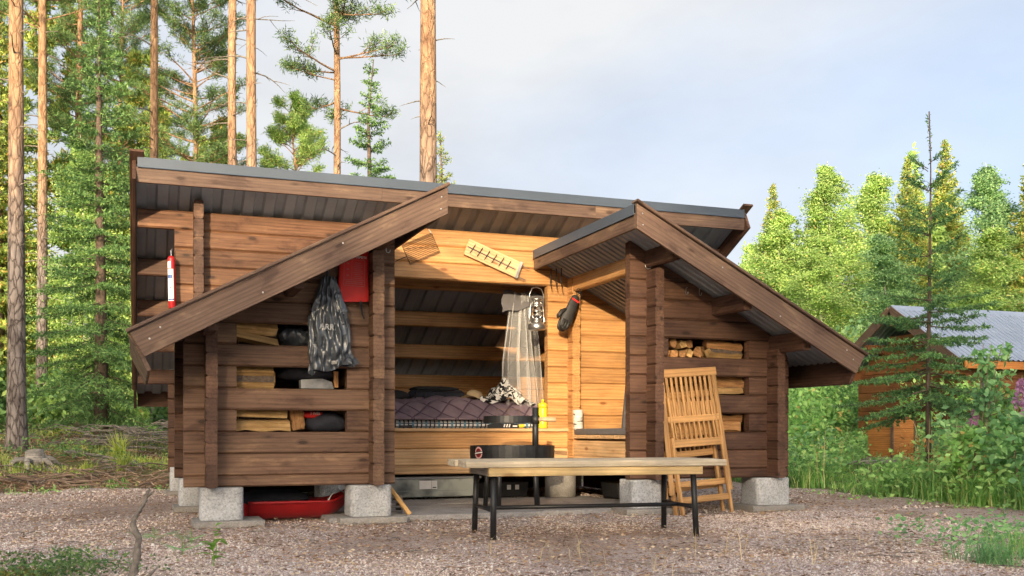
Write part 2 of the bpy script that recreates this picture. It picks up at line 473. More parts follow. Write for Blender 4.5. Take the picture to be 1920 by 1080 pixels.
M['birch_l'] = leafmat('birch_leaves', [(0.0, (0.068, 0.115, 0.034)), (0.45, (0.108, 0.165, 0.052)), (0.88, (0.158, 0.210, 0.072)), (0.97, (0.20, 0.22, 0.085)), (1.0, (0.24, 0.16, 0.07))], 0.42, 0.55, 3.4)
M['birch_c'] = leafmat('cool_green_leaves', [(0.0, (0.045, 0.100, 0.050)), (0.5, (0.090, 0.160, 0.072)), (1.0, (0.15, 0.22, 0.10))], 0.42, 0.55, 2.8)
M['weed'] = leafmat('undergrowth_leaves', [(0.0, (0.048, 0.102, 0.030)), (0.5, (0.098, 0.185, 0.055)), (0.95, (0.17, 0.255, 0.09)), (1.0, (0.26, 0.15, 0.06))], 0.4, 0.55, 3.2)
M['weedb'] = leafmat('bluish_raspberry_leaves', [(0.0, (0.045, 0.105, 0.045)), (0.6, (0.095, 0.185, 0.075)), (1.0, (0.16, 0.25, 0.11))], 0.4, 0.55, 3.0)
M['bright'] = leafmat('bright_seedling_leaves', [(0.0, (0.085, 0.19, 0.030)), (1.0, (0.19, 0.33, 0.060))], 0.45)
M['grass'] = leafmat('grass_blades', [(0.0, (0.045, 0.110, 0.028)), (0.6, (0.088, 0.170, 0.046)), (0.9, (0.16, 0.205, 0.065)), (1.0, (0.34, 0.28, 0.13))], 0.4, 0.55, 3.4)
M['straw'] = leafmat('dry_straw', [(0.0, (0.28, 0.22, 0.11)), (1.0, (0.50, 0.40, 0.23))], 0.3)
M['yellowgrass'] = leafmat('yellowish_grass', [(0.0, (0.14, 0.20, 0.035)), (1.0, (0.34, 0.36, 0.09))], 0.4, 0.55, 2.0)
M['pink'] = leafmat('fireweed_petals', [(0.0, (0.55, 0.22, 0.48)), (1.0, (0.72, 0.44, 0.66))], 0.4, 0.55, 1.0)
M['rusty'] = leafmat('withered_leaves', [(0.0, (0.20, 0.09, 0.03)), (1.0, (0.38, 0.22, 0.08))], 0.35)
M['berry'] = leafmat('lingonberry_leaves', [(0.0, (0.040, 0.085, 0.030)), (0.6, (0.075, 0.135, 0.045)), (1.0, (0.14, 0.20, 0.06))], 0.25, 0.4, 1.9)
M['moss'] = leafmat('moss_tufts', [(0.0, (0.09, 0.085, 0.02)), (1.0, (0.20, 0.18, 0.045))], 0.2)
M['litter'] = leafmat('brown_litter', [(0.0, (0.075, 0.045, 0.028)), (0.5, (0.17, 0.10, 0.065)), (0.85, (0.27, 0.18, 0.12)), (1.0, (0.42, 0.34, 0.27))], 0.1, 0.9, 1.5)
M['chips'] = leafmat('pale_chips', [(0.0, (0.30, 0.20, 0.13)), (0.6, (0.46, 0.36, 0.27)), (1.0, (0.62, 0.54, 0.44))], 0.05, 0.9, 1.1)
M['bark'] = plain('firewood_bark', (0.13, 0.095, 0.07), 0.9, 0, 0.5, 30, 0.01)
M['stones'] = leafmat('crushed_granite', [(0.0, (0.20, 0.150, 0.140)), (0.35, (0.34, 0.270, 0.250)), (0.7, (0.46, 0.375, 0.350)), (0.92, (0.55, 0.49, 0.47)), (1.0, (0.70, 0.66, 0.63))], 0.0, 0.9, 1.55, 0.75)

# ------------------------------------------------------------------ mesh helpers
class MB:
    def __init__(s):
        s.v, s.f = [], []
    def add(s, vs, fs, mat=None):
        k = len(s.v)
        if mat is not None:
            vs = [tuple(mat @ Vector(p)) for p in vs]
        s.v += [tuple(p) for p in vs]
        s.f += [tuple(i + k for i in f) for f in fs]
        return s
    def box(s, c, d, rot=None, ch=0.0):
        x, y, z = d[0] / 2, d[1] / 2, d[2] / 2
        mt = Matrix.Translation(c)
        if rot is not None:
            mt = mt @ Euler(rot).to_matrix().to_4x4()
        if ch <= 0:
            vs = [(-x, -y, -z), (x, -y, -z), (x, y, -z), (-x, y, -z), (-x, -y, z), (x, -y, z), (x, y, z), (-x, y, z)]
            fs = [(0, 3, 2, 1), (4, 5, 6, 7), (0, 1, 5, 4), (1, 2, 6, 5), (2, 3, 7, 6), (3, 0, 4, 7)]
        else:
            ring = [(-y, -z + ch), (-y, z - ch), (-y + ch, z), (y - ch, z), (y, z - ch), (y, -z + ch), (y - ch, -z), (-y + ch, -z)]
            rin = [(a * 0.96 if abs(a) == y else a, c_) for a, c_ in ring]
            vs = [(-x, a, b_) for a, b_ in ring] + [(x, a, b_) for a, b_ in ring]
            fs = [(i, (i + 1) % 8, 8 + (i + 1) % 8, 8 + i) for i in range(8)] + [tuple(range(7, -1, -1)), tuple(range(8, 16))]
        return s.add(vs, fs, mt)
    def tube(s, path, r, n=8, cap=True):
        path = [Vector(p) for p in path]
        rs = r if isinstance(r, (list, tuple)) else [r] * len(path)
        k = len(s.v)
        up = Vector((0, 0, 1))
        prev = None
        for i, p in enumerate(path):
            t = (path[min(i + 1, len(path) - 1)] - path[max(i - 1, 0)])
            if t.length < 1e-9:
                t = Vector((0, 0, 1))
            t.normalize()
            if prev is None:
                a = t.cross(up)
                if a.length < 1e-3:
                    a = t.cross(Vector((1, 0, 0)))
            else:
                a = prev - t * prev.dot(t)
                if a.length < 1e-4:
                    a = t.cross(up)
            a.normalize(); prev = a.copy()
            b_ = t.cross(a)
            for j in range(n):
                q = 2 * math.pi * j / n
                s.v.append(tuple(p + (a * math.cos(q) + b_ * math.sin(q)) * rs[i]))
        m_ = len(path)
        for i in range(m_ - 1):
            for j in range(n):
                s.f.append((k + i * n + j, k + i * n + (j + 1) % n, k + (i + 1) * n + (j + 1) % n, k + (i + 1) * n + j))
        if cap:
            s.f.append(tuple(k + j for j in range(n - 1, -1, -1)))
            s.f.append(tuple(k + (m_ - 1) * n + j for j in range(n)))
        return s
    def lathe(s, prof, n=20, c=(0, 0, 0)):
        k = len(s.v)
        for r_, z in prof:
            for j in range(n):
                q = 2 * math.pi * j / n
                s.v.append((c[0] + r_ * math.cos(q), c[1] + r_ * math.sin(q), c[2] + z))
        for i in range(len(prof) - 1):
            for j in range(n):
                s.f.append((k + i * n + j, k + i * n + (j + 1) % n, k + (i + 1) * n + (j + 1) % n, k + (i + 1) * n + j))
        s.f.append(tuple(k + j for j in range(n - 1, -1, -1)))
        s.f.append(tuple(k + (len(prof) - 1) * n + j for j in range(n)))
        return s
    def prism(s, poly, y0, y1):
        """poly of (x, z) pulled along y."""
        n = len(poly)
        vs = [(x, y0, z) for x, z in poly] + [(x, y1, z) for x, z in poly]
        fs = [(i, (i + 1) % n, n + (i + 1) % n, n + i) for i in range(n)] + [tuple(range(n - 1, -1, -1)), tuple(range(n, 2 * n))]
        return s.add(vs, fs)
    def mesh(s, name, mat, smooth=False):
        me = bpy.data.meshes.new(name)
        me.from_pydata(s.v, [], s.f)
        bm = bmesh.new(); bm.from_mesh(me)
        bmesh.ops.recalc_face_normals(bm, faces=bm.faces)
        bm.to_mesh(me); bm.free()
        if smooth:
            for p in me.polygons:
                p.use_smooth = True
        me.materials.append(mat)
        return me
    def build(s, name, mat, parent=None, loc=(0, 0, 0), rot=(0, 0, 0), smooth=False, bevel=0.0):
        o = bpy.data.objects.new(name, s.mesh(name, mat, smooth))
        COL.objects.link(o)
        o.location = loc
        o.rotation_euler = rot
        if parent is not None:
            o.parent = parent
        if bevel:
            md = o.modifiers.new('bevel', 'BEVEL')
            md.width = bevel; md.segments = 2; md.limit_method = 'ANGLE'
        return o

def tag(o, label, cat=None, group=None, kind=None):
    o['label'] = label
    if cat: o['category'] = cat
    if group: o['group'] = group
    if kind: o['kind'] = kind
    return o

def empty(name, loc=(0, 0, 0), rot=(0, 0, 0), label=None, cat=None, group=None):
    o = bpy.data.objects.new(name, None)
    COL.objects.link(o)
    o.location = loc
    o.rotation_euler = rot
    if label:
        tag(o, label, cat, group)
    return o

def copy_tree(o, parent=None):
    c = o.copy(); COL.objects.link(c)
    if parent is not None:
        c.parent = parent
    for ch in list(o.children):
        copy_tree(ch, c)
    return c

def npmesh(name, verts, faces_quads, mat, smooth=False):
    """verts (N,3) float, faces (M,4) or (M,3) int."""
    me = bpy.data.meshes.new(name)
    verts = np.asarray(verts, np.float32); f = np.asarray(faces_quads, np.int32)
    k = f.shape[1]
    me.vertices.add(len(verts)); me.vertices.foreach_set('co', verts.ravel())
    me.loops.add(f.size); me.loops.foreach_set('vertex_index', f.ravel())
    me.polygons.add(len(f)); me.polygons.foreach_set('loop_start', np.arange(0, f.size, k, dtype=np.int32))
    me.polygons.foreach_set('loop_total', np.full(len(f), k, np.int32))
    if smooth:
        me.polygons.foreach_set('use_smooth', np.ones(len(f), bool))
    me.update(calc_edges=True)
    me.materials.append(mat)
    return me

def npobj(name, me, parent=None, loc=(0, 0, 0), rot=(0, 0, 0), scale=None):
    o = bpy.data.objects.new(name, me)
    COL.objects.link(o)
    o.location = loc; o.rotation_euler = rot
    if scale is not None:
        o.scale = scale
    if parent is not None:
        o.parent = parent
    return o

def leaves(base, d, length, width, rng, fold=0.0):
    """Rhombic leaf quads: base (N,3), direction (N,3), length/width scalars or (N,). Returns (N*4,3)."""
    N = len(base)
    d = d / (np.linalg.norm(d, axis=1, keepdims=True) + 1e-9)
    r = rng.normal(size=(N, 3))
    sd = np.cross(d, r); sd /= (np.linalg.norm(sd, axis=1, keepdims=True) + 1e-9)
    L = np.broadcast_to(np.asarray(length, float), (N,))[:, None]
    Wd = np.broadcast_to(np.asarray(width, float), (N,))[:, None]
    mid = base + d * L * 0.45
    out = np.stack([base, mid + sd * Wd * 0.5, base + d * L, mid - sd * Wd * 0.5], 1)
    return out.reshape(-1, 3)

def quadidx(nv):
    return np.arange(nv, dtype=np.int32).reshape(-1, 4)

def sp(x):
    return np.log1p(np.exp(np.clip(x * 1.6, -30, 30))) / 1.6

def gh(x, y):
    x = np.asarray(x, float); y = np.asarray(y, float)
    h = 0.085 * sp(y - 6.2) + 0.085 * sp(x - 4.7) * (1 / (1 + np.exp(-(y + 6.0) * 1.2)))
    h = h + 0.05 * sp(-x - 5.2) * (1 / (1 + np.exp(-(y - 3.0))))
    h = 1.9 * np.tanh(h / 1.9)
    out = np.clip(np.maximum(np.maximum(y - 5.2, x - 4.3), -x - 4.6), 0, 3) / 3
    h = h + out * (0.07 * np.sin(x * 1.9 + 0.6) * np.cos(y * 1.7) + 0.05 * np.sin(x * 4.1 + y * 3.3))
    return h + 0.006 * np.sin(x * 2.3) * np.cos(y * 1.9)

def ghf(x, y):
    return float(gh(x, y))

# ------------------------------------------------------------------ ground
def floor_material():
    m, n, l, b, o = nt('forest_floor'); setp(b, 0.95, 0, 0.1)
    mp = objcoord(n, l, (1, 1, 1), False)
    g1 = noise(n, l, mp, 0.8, 6, 0.65)
    g2 = noise(n, l, mp, 14, 6, 0.7)
    r1 = ramp(n, [(0.30, (0.10, 0.070, 0.048)), (0.5, (0.22, 0.165, 0.12)), (0.72, (0.34, 0.275, 0.215))])
    l.new(g2.outputs['Fac'], r1.inputs['Fac'])
    r2 = ramp(n, [(0.42, (0, 0, 0)), (0.56, (0.85, 0.85, 0.85))])
    l.new(g1.outputs['Fac'], r2.inputs['Fac'])
    gr = ramp(n, [(0.3, (0.075, 0.105, 0.028)), (0.7, (0.20, 0.225, 0.07))])
    l.new(g2.outputs['Fac'], gr.inputs['Fac'])
    c = mixc(n, l, r2.outputs[0], r1.outputs[0], gr.outputs[0])
    l.new(c.outputs[0], b.inputs['Base Color'])
    bump(n, l, b, g2.outputs['Fac'], 0.8, 0.06)
    return m

def gravel_material():
    m, n, l, b, o = nt('reddish_gravel'); setp(b, 0.92, 0, 0.15)
    mp = objcoord(n, l, (1, 1, 1), False)
    v = n.new('ShaderNodeTexVoronoi'); v.inputs['Scale'].default_value = 95
    l.new(mp.outputs[0], v.inputs['Vector'])
    r = ramp(n, [(0.0, (0.30, 0.230, 0.205)), (0.4, (0.46, 0.370, 0.335)), (0.8, (0.58, 0.485, 0.445)), (1.0, (0.68, 0.62, 0.58))])
    sxr = n.new('ShaderNodeSeparateColor'); l.new(v.outputs['Color'], sxr.inputs[0])
    l.new(sxr.outputs[0], r.inputs['Fac'])
    g = noise(n, l, mp, 1.1, 5, 0.6)
    rg = ramp(n, [(0.36, (0.76, 0.67, 0.58)), (0.50, (1.0, 0.96, 0.93)), (0.66, (1.14, 1.13, 1.13))])
    l.new(g.outputs['Fac'], rg.inputs['Fac'])
    c = mixc(n, l, 1.0, r.outputs[0], rg.outputs[0], 'MULTIPLY')
    l.new(c.outputs[0], b.inputs['Base Color'])
    bump(n, l, b, v.outputs['Distance'], 0.9, 0.015)
    return m

def sheet(name, xs, ys, zoff, mat, mask=None):
    X, Y = np.meshgrid(xs, ys)
    Z = gh(X, Y) + zoff
    V = np.stack([X, Y, Z], -1).reshape(-1, 3)
    nx, ny = len(xs), len(ys)
    i, j = np.meshgrid(np.arange(nx - 1), np.arange(ny - 1))
    a = (j * nx + i).ravel()
    F = np.stack([a, a + 1, a + nx + 1, a + nx], 1)
    if mask is not None:
        cx = V[F].mean(1)
        F = F[mask(cx[:, 0], cx[:, 1])]
        used = np.unique(F)
        rm = -np.ones(len(V), np.int64); rm[used] = np.arange(len(used))
        V = V[used]; F = rm[F]
    return npobj(name, npmesh(name, V, F, mat, True))

def axis(lo, a, b_, hi, fine, nout):
    mid = np.arange(a, b_ + 1e-6, fine)
    t = np.linspace(0, 1, nout + 1)[1:]
    return np.concatenate([(a - (a - lo) * t[::-1] ** 2.2), mid, b_ + (hi - b_) * t ** 2.2])

g_ = sheet('ground', axis(-260, -14, 26, 300, 0.35, 22), axis(-220, -10, 32, 400, 0.35, 22), 0.0, floor_material())
tag(g_, 'brown forest floor with moss and litter', None, None, 'structure')

def yard_mask(x, y):
    w = 0.35 * np.sin(x * 1.3 + 1) + 0.2 * np.sin(x * 3.1 + y * 2.2) + 0.15 * np.sin(y * 4.3)
    back = 5.9 + w * 0.9 - 0.55 * np.clip(-x - 3.0, 0, 9)
    right = 4.42 + 0.05 * (y + 1.4) + 0.25 * w
    left = -6.3 + 0.5 * w
    return (y < np.maximum(back, 2.6)) & (x < right) & (x > left - 0.35 * np.clip(3 - y, 0, 20)) & (y > -13)
gy = sheet('gravel_yard', np.arange(-10.5, 5.4, 0.09), np.arange(-13, 7.4, 0.09), 0.012, gravel_material(), yard_mask)
tag(gy, 'reddish crushed gravel of the yard', None, None, 'structure')

# loose stones and wood litter on the gravel
rng = np.random.default_rng(3)
def trod(x, y):
    return np.sin(x * 0.9 + 1.3 * np.sin(y * 0.8)) * 0.5 + np.sin(y * 1.7 + x * 0.6 + 2.0) * 0.4 + 0.25 * np.sin(x * 3.1 - y * 2.3)
def stones(n, xr, yr, smin, smax):
    x = rng.uniform(*xr, n * 2); y = rng.uniform(*yr, n * 2)
    k = yard_mask(x, y) & (trod(x, y) + rng.uniform(-0.5, 0.5, len(x)) > -0.25); x, y = x[k][:n], y[k][:n]
    n = len(x)
    s = rng.uniform(smin, smax, n) * rng.uniform(0.7, 1.3, n)
    o = np.array([[1, 0, 0], [-.9, .2, 0], [.1, 1, .1], [0, -1, 0], [0.1, 0, .75], [0, 0, -.6]])
    F = np.array([[0, 2, 4], [2, 1, 4], [1, 3, 4], [3, 0, 4], [2, 0, 5], [1, 2, 5], [3, 1, 5], [0, 3, 5]])
    V = o[None] * rng.uniform(0.6, 1.25, (n, 6, 3)) * s[:, None, None]
    a = rng.uniform(0, 6.28, n); c, q = np.cos(a), np.sin(a)
    Vx = V[..., 0] * c[:, None] - V[..., 1] * q[:, None]; Vy = V[..., 0] * q[:, None] + V[..., 1] * c[:, None]
    P = np.stack([Vx + x[:, None], Vy + y[:, None], V[..., 2] + (gh(x, y) + 0.012 + s * 0.12)[:, None]], -1)
    return P.reshape(-1, 3), (F[None] + 6 * np.arange(n)[:, None, None]).reshape(-1, 3)
V1, F1 = stones(90000, (-4.4, 3.2), (-4.3, -0.4), 0.0035, 0.0095)
V2, F2 = stones(26000, (-6.0, 4.6), (-0.4, 3.6), 0.006, 0.012)
VB, FB_ = stones(700, (-4.6, 3.6), (-4.2, 4.0), 0.012, 0.022)
V3, F3 = stones(11000, (-6.0, 4.8), (3.6, 7.2), 0.008, 0.015)
so = npobj('gravel', npmesh('gravel', np.concatenate([V1, V2, V3, VB]), np.concatenate([F1, F2 + len(V1), F3 + len(V1) + len(V2), FB_ + len(V1) + len(V2) + len(V3)]), M['stones']))
tag(so, 'loose pinkish crushed stones lying over the yard', None, None, 'stuff')

def litter(n, xr, yr, L, mat, name, label, flat=0.12, mask=yard_mask, zo=0.022, wd=0.25):
    x = rng.uniform(*xr, n * 2); y = rng.uniform(*yr, n * 2)
    k = mask(x, y); x, y = x[k][:n], y[k][:n]; n = len(x)
    a = rng.uniform(0, 6.28, n)
    d = np.stack([np.cos(a), np.sin(a), rng.normal(0, flat, n)], 1)
    LL = rng.uniform(0.4, 1.0, n) * L
    base = np.stack([x, y, gh(x, y) + zo + rng.uniform(0, 0.012, n)], 1)
    V = leaves(base, d, LL, LL * wd, rng)
    o = npobj(name, npmesh(name, V, quadidx(len(V)), mat))
    tag(o, label, None, None, 'stuff')
    return o
litter(7000, (-4.6, 3.6), (-4.3, 1.5), 0.04, M['chips'], 'litter', 'pale wood chips scattered over the gravel', 0.15, yard_mask, 0.024, 0.35)
litter(9000, (-4.6, 3.6), (-4.3, 1.5), 0.045, M['litter'], 'litter', 'brown needles gathered in trodden patches of the gravel', 0.12, lambda x, y: yard_mask(x, y) & (trod(x, y) < -0.1), 0.020, 0.16)
litter(18000, (-5.5, 4.4), (-4.3, 5.0), 0.05, M['litter'], 'litter', 'brown needles and bark chips strewn over the gravel', wd=0.2)
litter(60000, (-9, 3.2), (4.2, 15), 0.16, M['litter'], 'litter', 'dry twigs and needle litter on the forest floor', 0.3, lambda x, y: ~yard_mask(x, y), 0.01, 0.12)

# ------------------------------------------------------------------ the log shelter
HH = 0.17
def zc(k):
    return 0.75 + (k - 2) * HH
shelter = empty('log_shelter', (0, 0, 0), (0, 0, 0), 'dark brown log lean-to with two gabled wood-store wings and golden interior', 'shelter')
TH = 0.09
def log(a0, a1, cross, z, h=HH, mat='brown', along='x', a0t=None, a1t=None, th=TH, name='log', parent=None):
    """One squared log with chamfered long edges. along x: from x=a0 to a1 with its centre at y=cross."""
    a0t = a0 if a0t is None else a0t
    a1t = a1 if a1t is None else a1t
    mid = (a0 + a1) / 2
    c, t = 0.013, th / 2
    h_ = h - 0.002
    ring = [(-t, c), (-t, h_ - c), (-t + c, h_), (t - c, h_), (t, h_ - c), (t, c), (t - c, 0), (-t + c, 0)]
    vs = []
    for e0, e1 in ((a0, a0t), (a1, a1t)):
        for y_, z_ in ring:
            vs.append((e0 + (e1 - e0) * z_ / h_ - mid, y_, z_))
    fs = [(i, (i + 1) % 8, 8 + (i + 1) % 8, 8 + i) for i in range(8)] + [tuple(range(7, -1, -1)), tuple(range(8, 16))]
    mb = MB().add(vs, fs)
    if along == 'x':
        loc, rot = (mid, cross + rnd.uniform(-0.002, 0.002), z), (0, 0, 0)
    else:
        loc, rot = (cross + rnd.uniform(-0.002, 0.002), mid, z), (0, 0, R(90))
    return mb.build(name, M[mat], parent or shelter, loc, rot)

YF = 1.739                                  # front face of the main wall
def z_wing(x):                              # underside of the wing roofs
    return 2.565 - 0.522 * (abs(x) - 0.81)
def x_wing(z):
    return 0.81 + (2.565 - z) / 0.522
def z_main(y):                              # underside of the main roof
    return 2.835 - 0.50 * (y - YF)
def y_main(z):
    return YF + (2.835 - z) / 0.50

# wing fronts: courses -0.5, 0, 1 ... with wood slots at courses 2, 4 and 6
for sgn in (-1, 1):
    xi, xo = 1.055 if sgn > 0 else 1.08, 2.72
    for k in [-0.5] + list(range(0, 12)):
        z0 = zc(k); h = HH / 2 if k < 0 else HH
        z1 = z0 + h
        eb, et = min(xo, x_wing(z0) - 0.02), min(xo, x_wing(z1) - 0.02)
        if eb < xi + 0.12:
            continue
        et = max(et, xi + 0.02)
        spans = [(xi, eb, xi, et)]
        if k in (2, 4, 6):
            s0, s1 = (1.47, 2.33) if sgn < 0 else (1.44, 2.29)
            spans = [(xi, s0, xi, s0), (s1, eb, s1, max(et, s1 + 0.02))]
        for p0, p1, q0, q1 in spans:
            if sgn > 0:
                log(p0, p1, TH / 2, z0, h, 'brown', 'x', q0, q1)
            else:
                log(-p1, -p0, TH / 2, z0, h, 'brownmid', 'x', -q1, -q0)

# walls that run back from the fronts; their ends stand proud of the corner
for sgn in (-1, 1):
    k = -0.5
    while zc(k) < 2.84:
        z0, z1 = zc(k), zc(k) + HH
        lowb = z_wing(2.53) - 0.03
        yb, yt = y_main(z0) - 0.03, y_main(z1) - 0.03
        if z1 <= lowb + 0.03:
            log(-0.17, min(4.47, yb), sgn * 2.525, z0, HH, 'brown', 'y', -0.17, min(4.47, yt), 0.085)
        elif yb > YF + 0.1:
            log(YF - 0.14, min(4.47, yb), sgn * 2.525, z0, HH, 'brown', 'y', YF - 0.14, max(YF - 0.1, min(4.47, yt)), 0.085)
        k += 1
    # top plate of the outer wing wall, carried out under the barge board
    log(-0.52, YF, sgn * 2.545, z_wing(2.545) - HH - 0.01, HH, 'brown', 'y', None, None, 0.085, 'purlin')
    log(-0.52, 0.06, sgn * 1.93, z_wing(1.93) - HH, HH * 0.98, 'brown', 'y', None, None, 0.085, 'purlin')
    log(0.062, YF, sgn * 1.93, z_wing(1.93) - HH, HH * 0.98, 'brown' if sgn < 0 else 'gold', 'y', None, None, 0.083, 'purlin')

# inner wall of the wood-store wing on the left, full height
k = -0.5
while zc(k) + HH < z_wing(1.25) - 0.02:
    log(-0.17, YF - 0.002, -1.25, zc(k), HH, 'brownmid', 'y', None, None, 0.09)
    k += 1
log(-0.52, YF - 0.002, -1.25, zc(k), z_wing(1.25) - zc(k) - 0.005, 'brown', 'y', None, None, 0.09, 'purlin')

# right wing: open towards the fire, a seat front of low logs, short stubs at the corner, a golden top plate
k = -0.5
zz = []
while zc(k) + HH < z_wing(1.25) - 0.06:
    zz.append(k); k += 1
for k in zz:
    log(-0.17, 0.24, 1.262, zc(k), HH, 'brown', 'y', None, None, 0.085)
for k in (-0.5, 0.5):
    log(0.242, YF - 0.003, 1.235, zc(k) + (0.02 if k < 0 else 0), HH * 0.98, 'fresh', 'y', None, None, 0.05)
log(0.20, YF - 0.003, 1.25, 2.215, 0.162, 'gold', 'y', None, None, 0.09, 'purlin')
log(-0.50, 0.199, 1.25, 2.215, 0.162, 'brown', 'y', None, None, 0.088, 'purlin')
# seat deck of the right wing
mb = MB()
for i, (y0, y1) in enumerate(((0.30, 0.62), (0.63, 0.95), (0.96, 1.28), (1.29, 1.70))):
    MB().box((0, 0, 0), (1.28, y1 - y0, 0.035), None, 0.006).build('seat_board', M['fresh'], shelter, (1.845, (y0 + y1) / 2, 0.700))
# back partition of the wood store in the right wing
for k in range(0, 8):
    log(1.33, 2.46, 0.56, zc(k), HH, 'brown', 'x', None, None, 0.05)

# main wall: dark outside the wings, golden where it faces the fire
OP = 0.975
for k in [-0.5] + list(range(0, 14)):
    z0 = zc(k); h = HH / 2 if k < 0 else HH
    yc = YF + TH / 2
    out = 3.05 if k == 13 else 2.73
    if k < 2:
        log(-out, -1.262, yc, z0, h, 'brown')
        log(-1.26, 1.20, yc, z0, h, 'gold' if k >= 1 else 'fresh')
        log(1.202, out, yc, z0, h, 'gold')
    elif k < 11:
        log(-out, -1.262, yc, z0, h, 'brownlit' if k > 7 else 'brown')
        log(-1.26, -OP, yc, z0, h, 'gold')
        log(OP, out, yc, z0, h, 'gold')
    else:
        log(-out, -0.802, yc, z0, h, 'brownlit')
        log(-0.80, out if k < 13 else 2.0, yc + (0.02 if k == 11 else 0), z0, h, 'gold', 'x', None, None, TH + (0.04 if k == 11 else 0))
        if k == 13:
            log(2.002, out, yc, z0, h, 'brown')
# short return walls beside the opening; their log ends show on the front
for sgn in (-1, 1):
    k = -0.5
    while zc(k) < 2.3:
        z0, z1 = zc(k), zc(k) + HH
        log(YF - 0.13, YF + 0.26, sgn * 1.245, z0, HH, 'gold', 'y', None, None, 0.09)
        k += 1
# purlins and rear wall under the main roof
for y_, z_ in ((2.50, z_main(2.50) - HH), (3.16, z_main(3.16) - HH), (3.80, z_main(3.80) - HH)):
    log(-3.05, -2.48, y_, z_, HH, 'brown', name='purlin')
    log(-2.478, 2.478, y_, z_, HH, 'gold', name='purlin')
    log(2.48, 3.05, y_, z_, HH, 'brown', name='purlin')
z_ = 1.30
log(-3.05, -2.482, 4.33, z_, HH, 'brown', name='purlin')
log(-2.48, 2.48, 4.33, z_, HH, 'gold', name='purlin')
log(2.482, 3.05, 4.33, z_, HH, 'brown', name='purlin')
z_ = 1.13
while z_ > 0.2:
    log(-2.72, -2.44, 4.33, z_, HH, 'brown')
    log(-2.438, 2.72, 4.33, z_, HH, 'gold')
    z_ -= HH
MB().box((0, 0, 0), (6.10, 0.03, 0.19), None, 0.005).build('eave_board', M['brown'], shelter, (0, 5.005, 1.15))

# unseen boards added to keep light out under the floor, back and sides
MB().box((0, 0, 0), (5.0, 0.03, 0.30), None, 0.004).build('light_stop_board', M['brown'], shelter, (0, 4.30, 0.17))
for sgn in (-1, 1):
    MB().box((0, 0, 0), (2.2, 0.03, 0.29), None, 0.004).build('light_stop_board', M['brown'], shelter, (sgn * 2.50, 3.1, 0.17), (0, 0, R(90)))
# roof sheets with trapezoid ribs
def ribbed(name, u0, u1, pitch, place, parent, mat, rib=0.028):
    """Profile along u, ribs run along the two ends given by place(u, t, lift) for t = 0, 1."""
    prof = []
    u = u0
    while u < u1 - 1e-6:
        for du, hgt in ((0.0, 0), (pitch * 0.42, 0), (pitch * 0.52, rib), (pitch * 0.86, rib), (pitch * 0.96, 0)):
            if u + du <= u1:
                prof.append((u + du, hgt))
        u += pitch
    prof.append((u1, 0))
    V, F = [], []
    NT = 2
    for uu, hgt in prof:
        for t in range(NT):
            V.append(place(uu, t / (NT - 1), hgt))
    for i in range(len(prof) - 1):
        F.append((i * 2, i * 2 + 1, i * 2 + 3, i * 2 + 2))
    mb = MB(); mb.add(V, F)
    o = mb.build(name, mat, parent)
    md = o.modifiers.new('sheet', 'SOLIDIFY'); md.thickness = 0.002; md.offset = 0
    return o
ribbed('roof_sheet', -3.06, 3.06, 0.19, lambda u, t, h: (u, 1.28 + t * 3.74, z_main(1.28 + t * 3.74) + 0.006 + h), shelter, M['roofmetal'])
for sgn in (-1, 1):
    ribbed('roof_sheet', -0.56, 1.735, 0.10, lambda u, t, h: (sgn * (0.83 + t * 2.24), u, z_wing(0.83 + t * 2.24) + 0.006 + h), shelter, M['roofmetal'], 0.016)
# main roof edge: fascia, flashing, barge boards
for a, b_ in ((-3.06, -0.9), (-0.898, 1.3), (1.302, 3.05)):
    MB().box((0, 0, 0), (b_ - a, 0.032, 0.135), None, 0.004).build('fascia_board', M['barge'], shelter, ((a + b_) / 2, 1.266, 2.977))
def flashing(length):
    """Folded sheet: drip nose, upright and a top leg running back."""
    mb = MB()
    prof = [(-0.012, 0.0), (-0.004, 0.008), (-0.002, 0.092), (0.16, 0.030), (0.16, 0.026), (0.0, 0.086), (0.0, 0.004)]
    n = len(prof)
    vs = [(0, y_, z_) for y_, z_ in prof] + [(length, y_, z_) for y_, z_ in prof]
    fs = [(i, (i + 1) % n, n + (i + 1) % n, n + i) for i in range(n)] + [tuple(range(n - 1, -1, -1)), tuple(range(n, 2 * n))]
    return mb.add(vs, fs)
flashing(6.10).build('flashing', M['flash'], shelter, (-3.05, 1.245, 3.035))
for sgn in (-1, 1):
    y0, y1 = 1.25, 5.03
    L = math.hypot(y1 - y0, 0.5 * (y1 - y0)); an = math.atan(0.5)
    ym = (y0 + y1) / 2
    MB().box((0, 0, 0), (L, 0.03, 0.24), None, 0.004).build('bargeboard', M['brown'], shelter, (sgn * 3.078, ym, z_main(ym) - 0.05), (0, an, R(90)))
    MB().box((0, 0, 0), (L + 0.02, 0.12, 0.024), None, 0.004).build('barge_cap', M['brown'], shelter, (sgn * 3.055, ym - 0.055, z_main(ym) + 0.083), (0, an, R(90)))
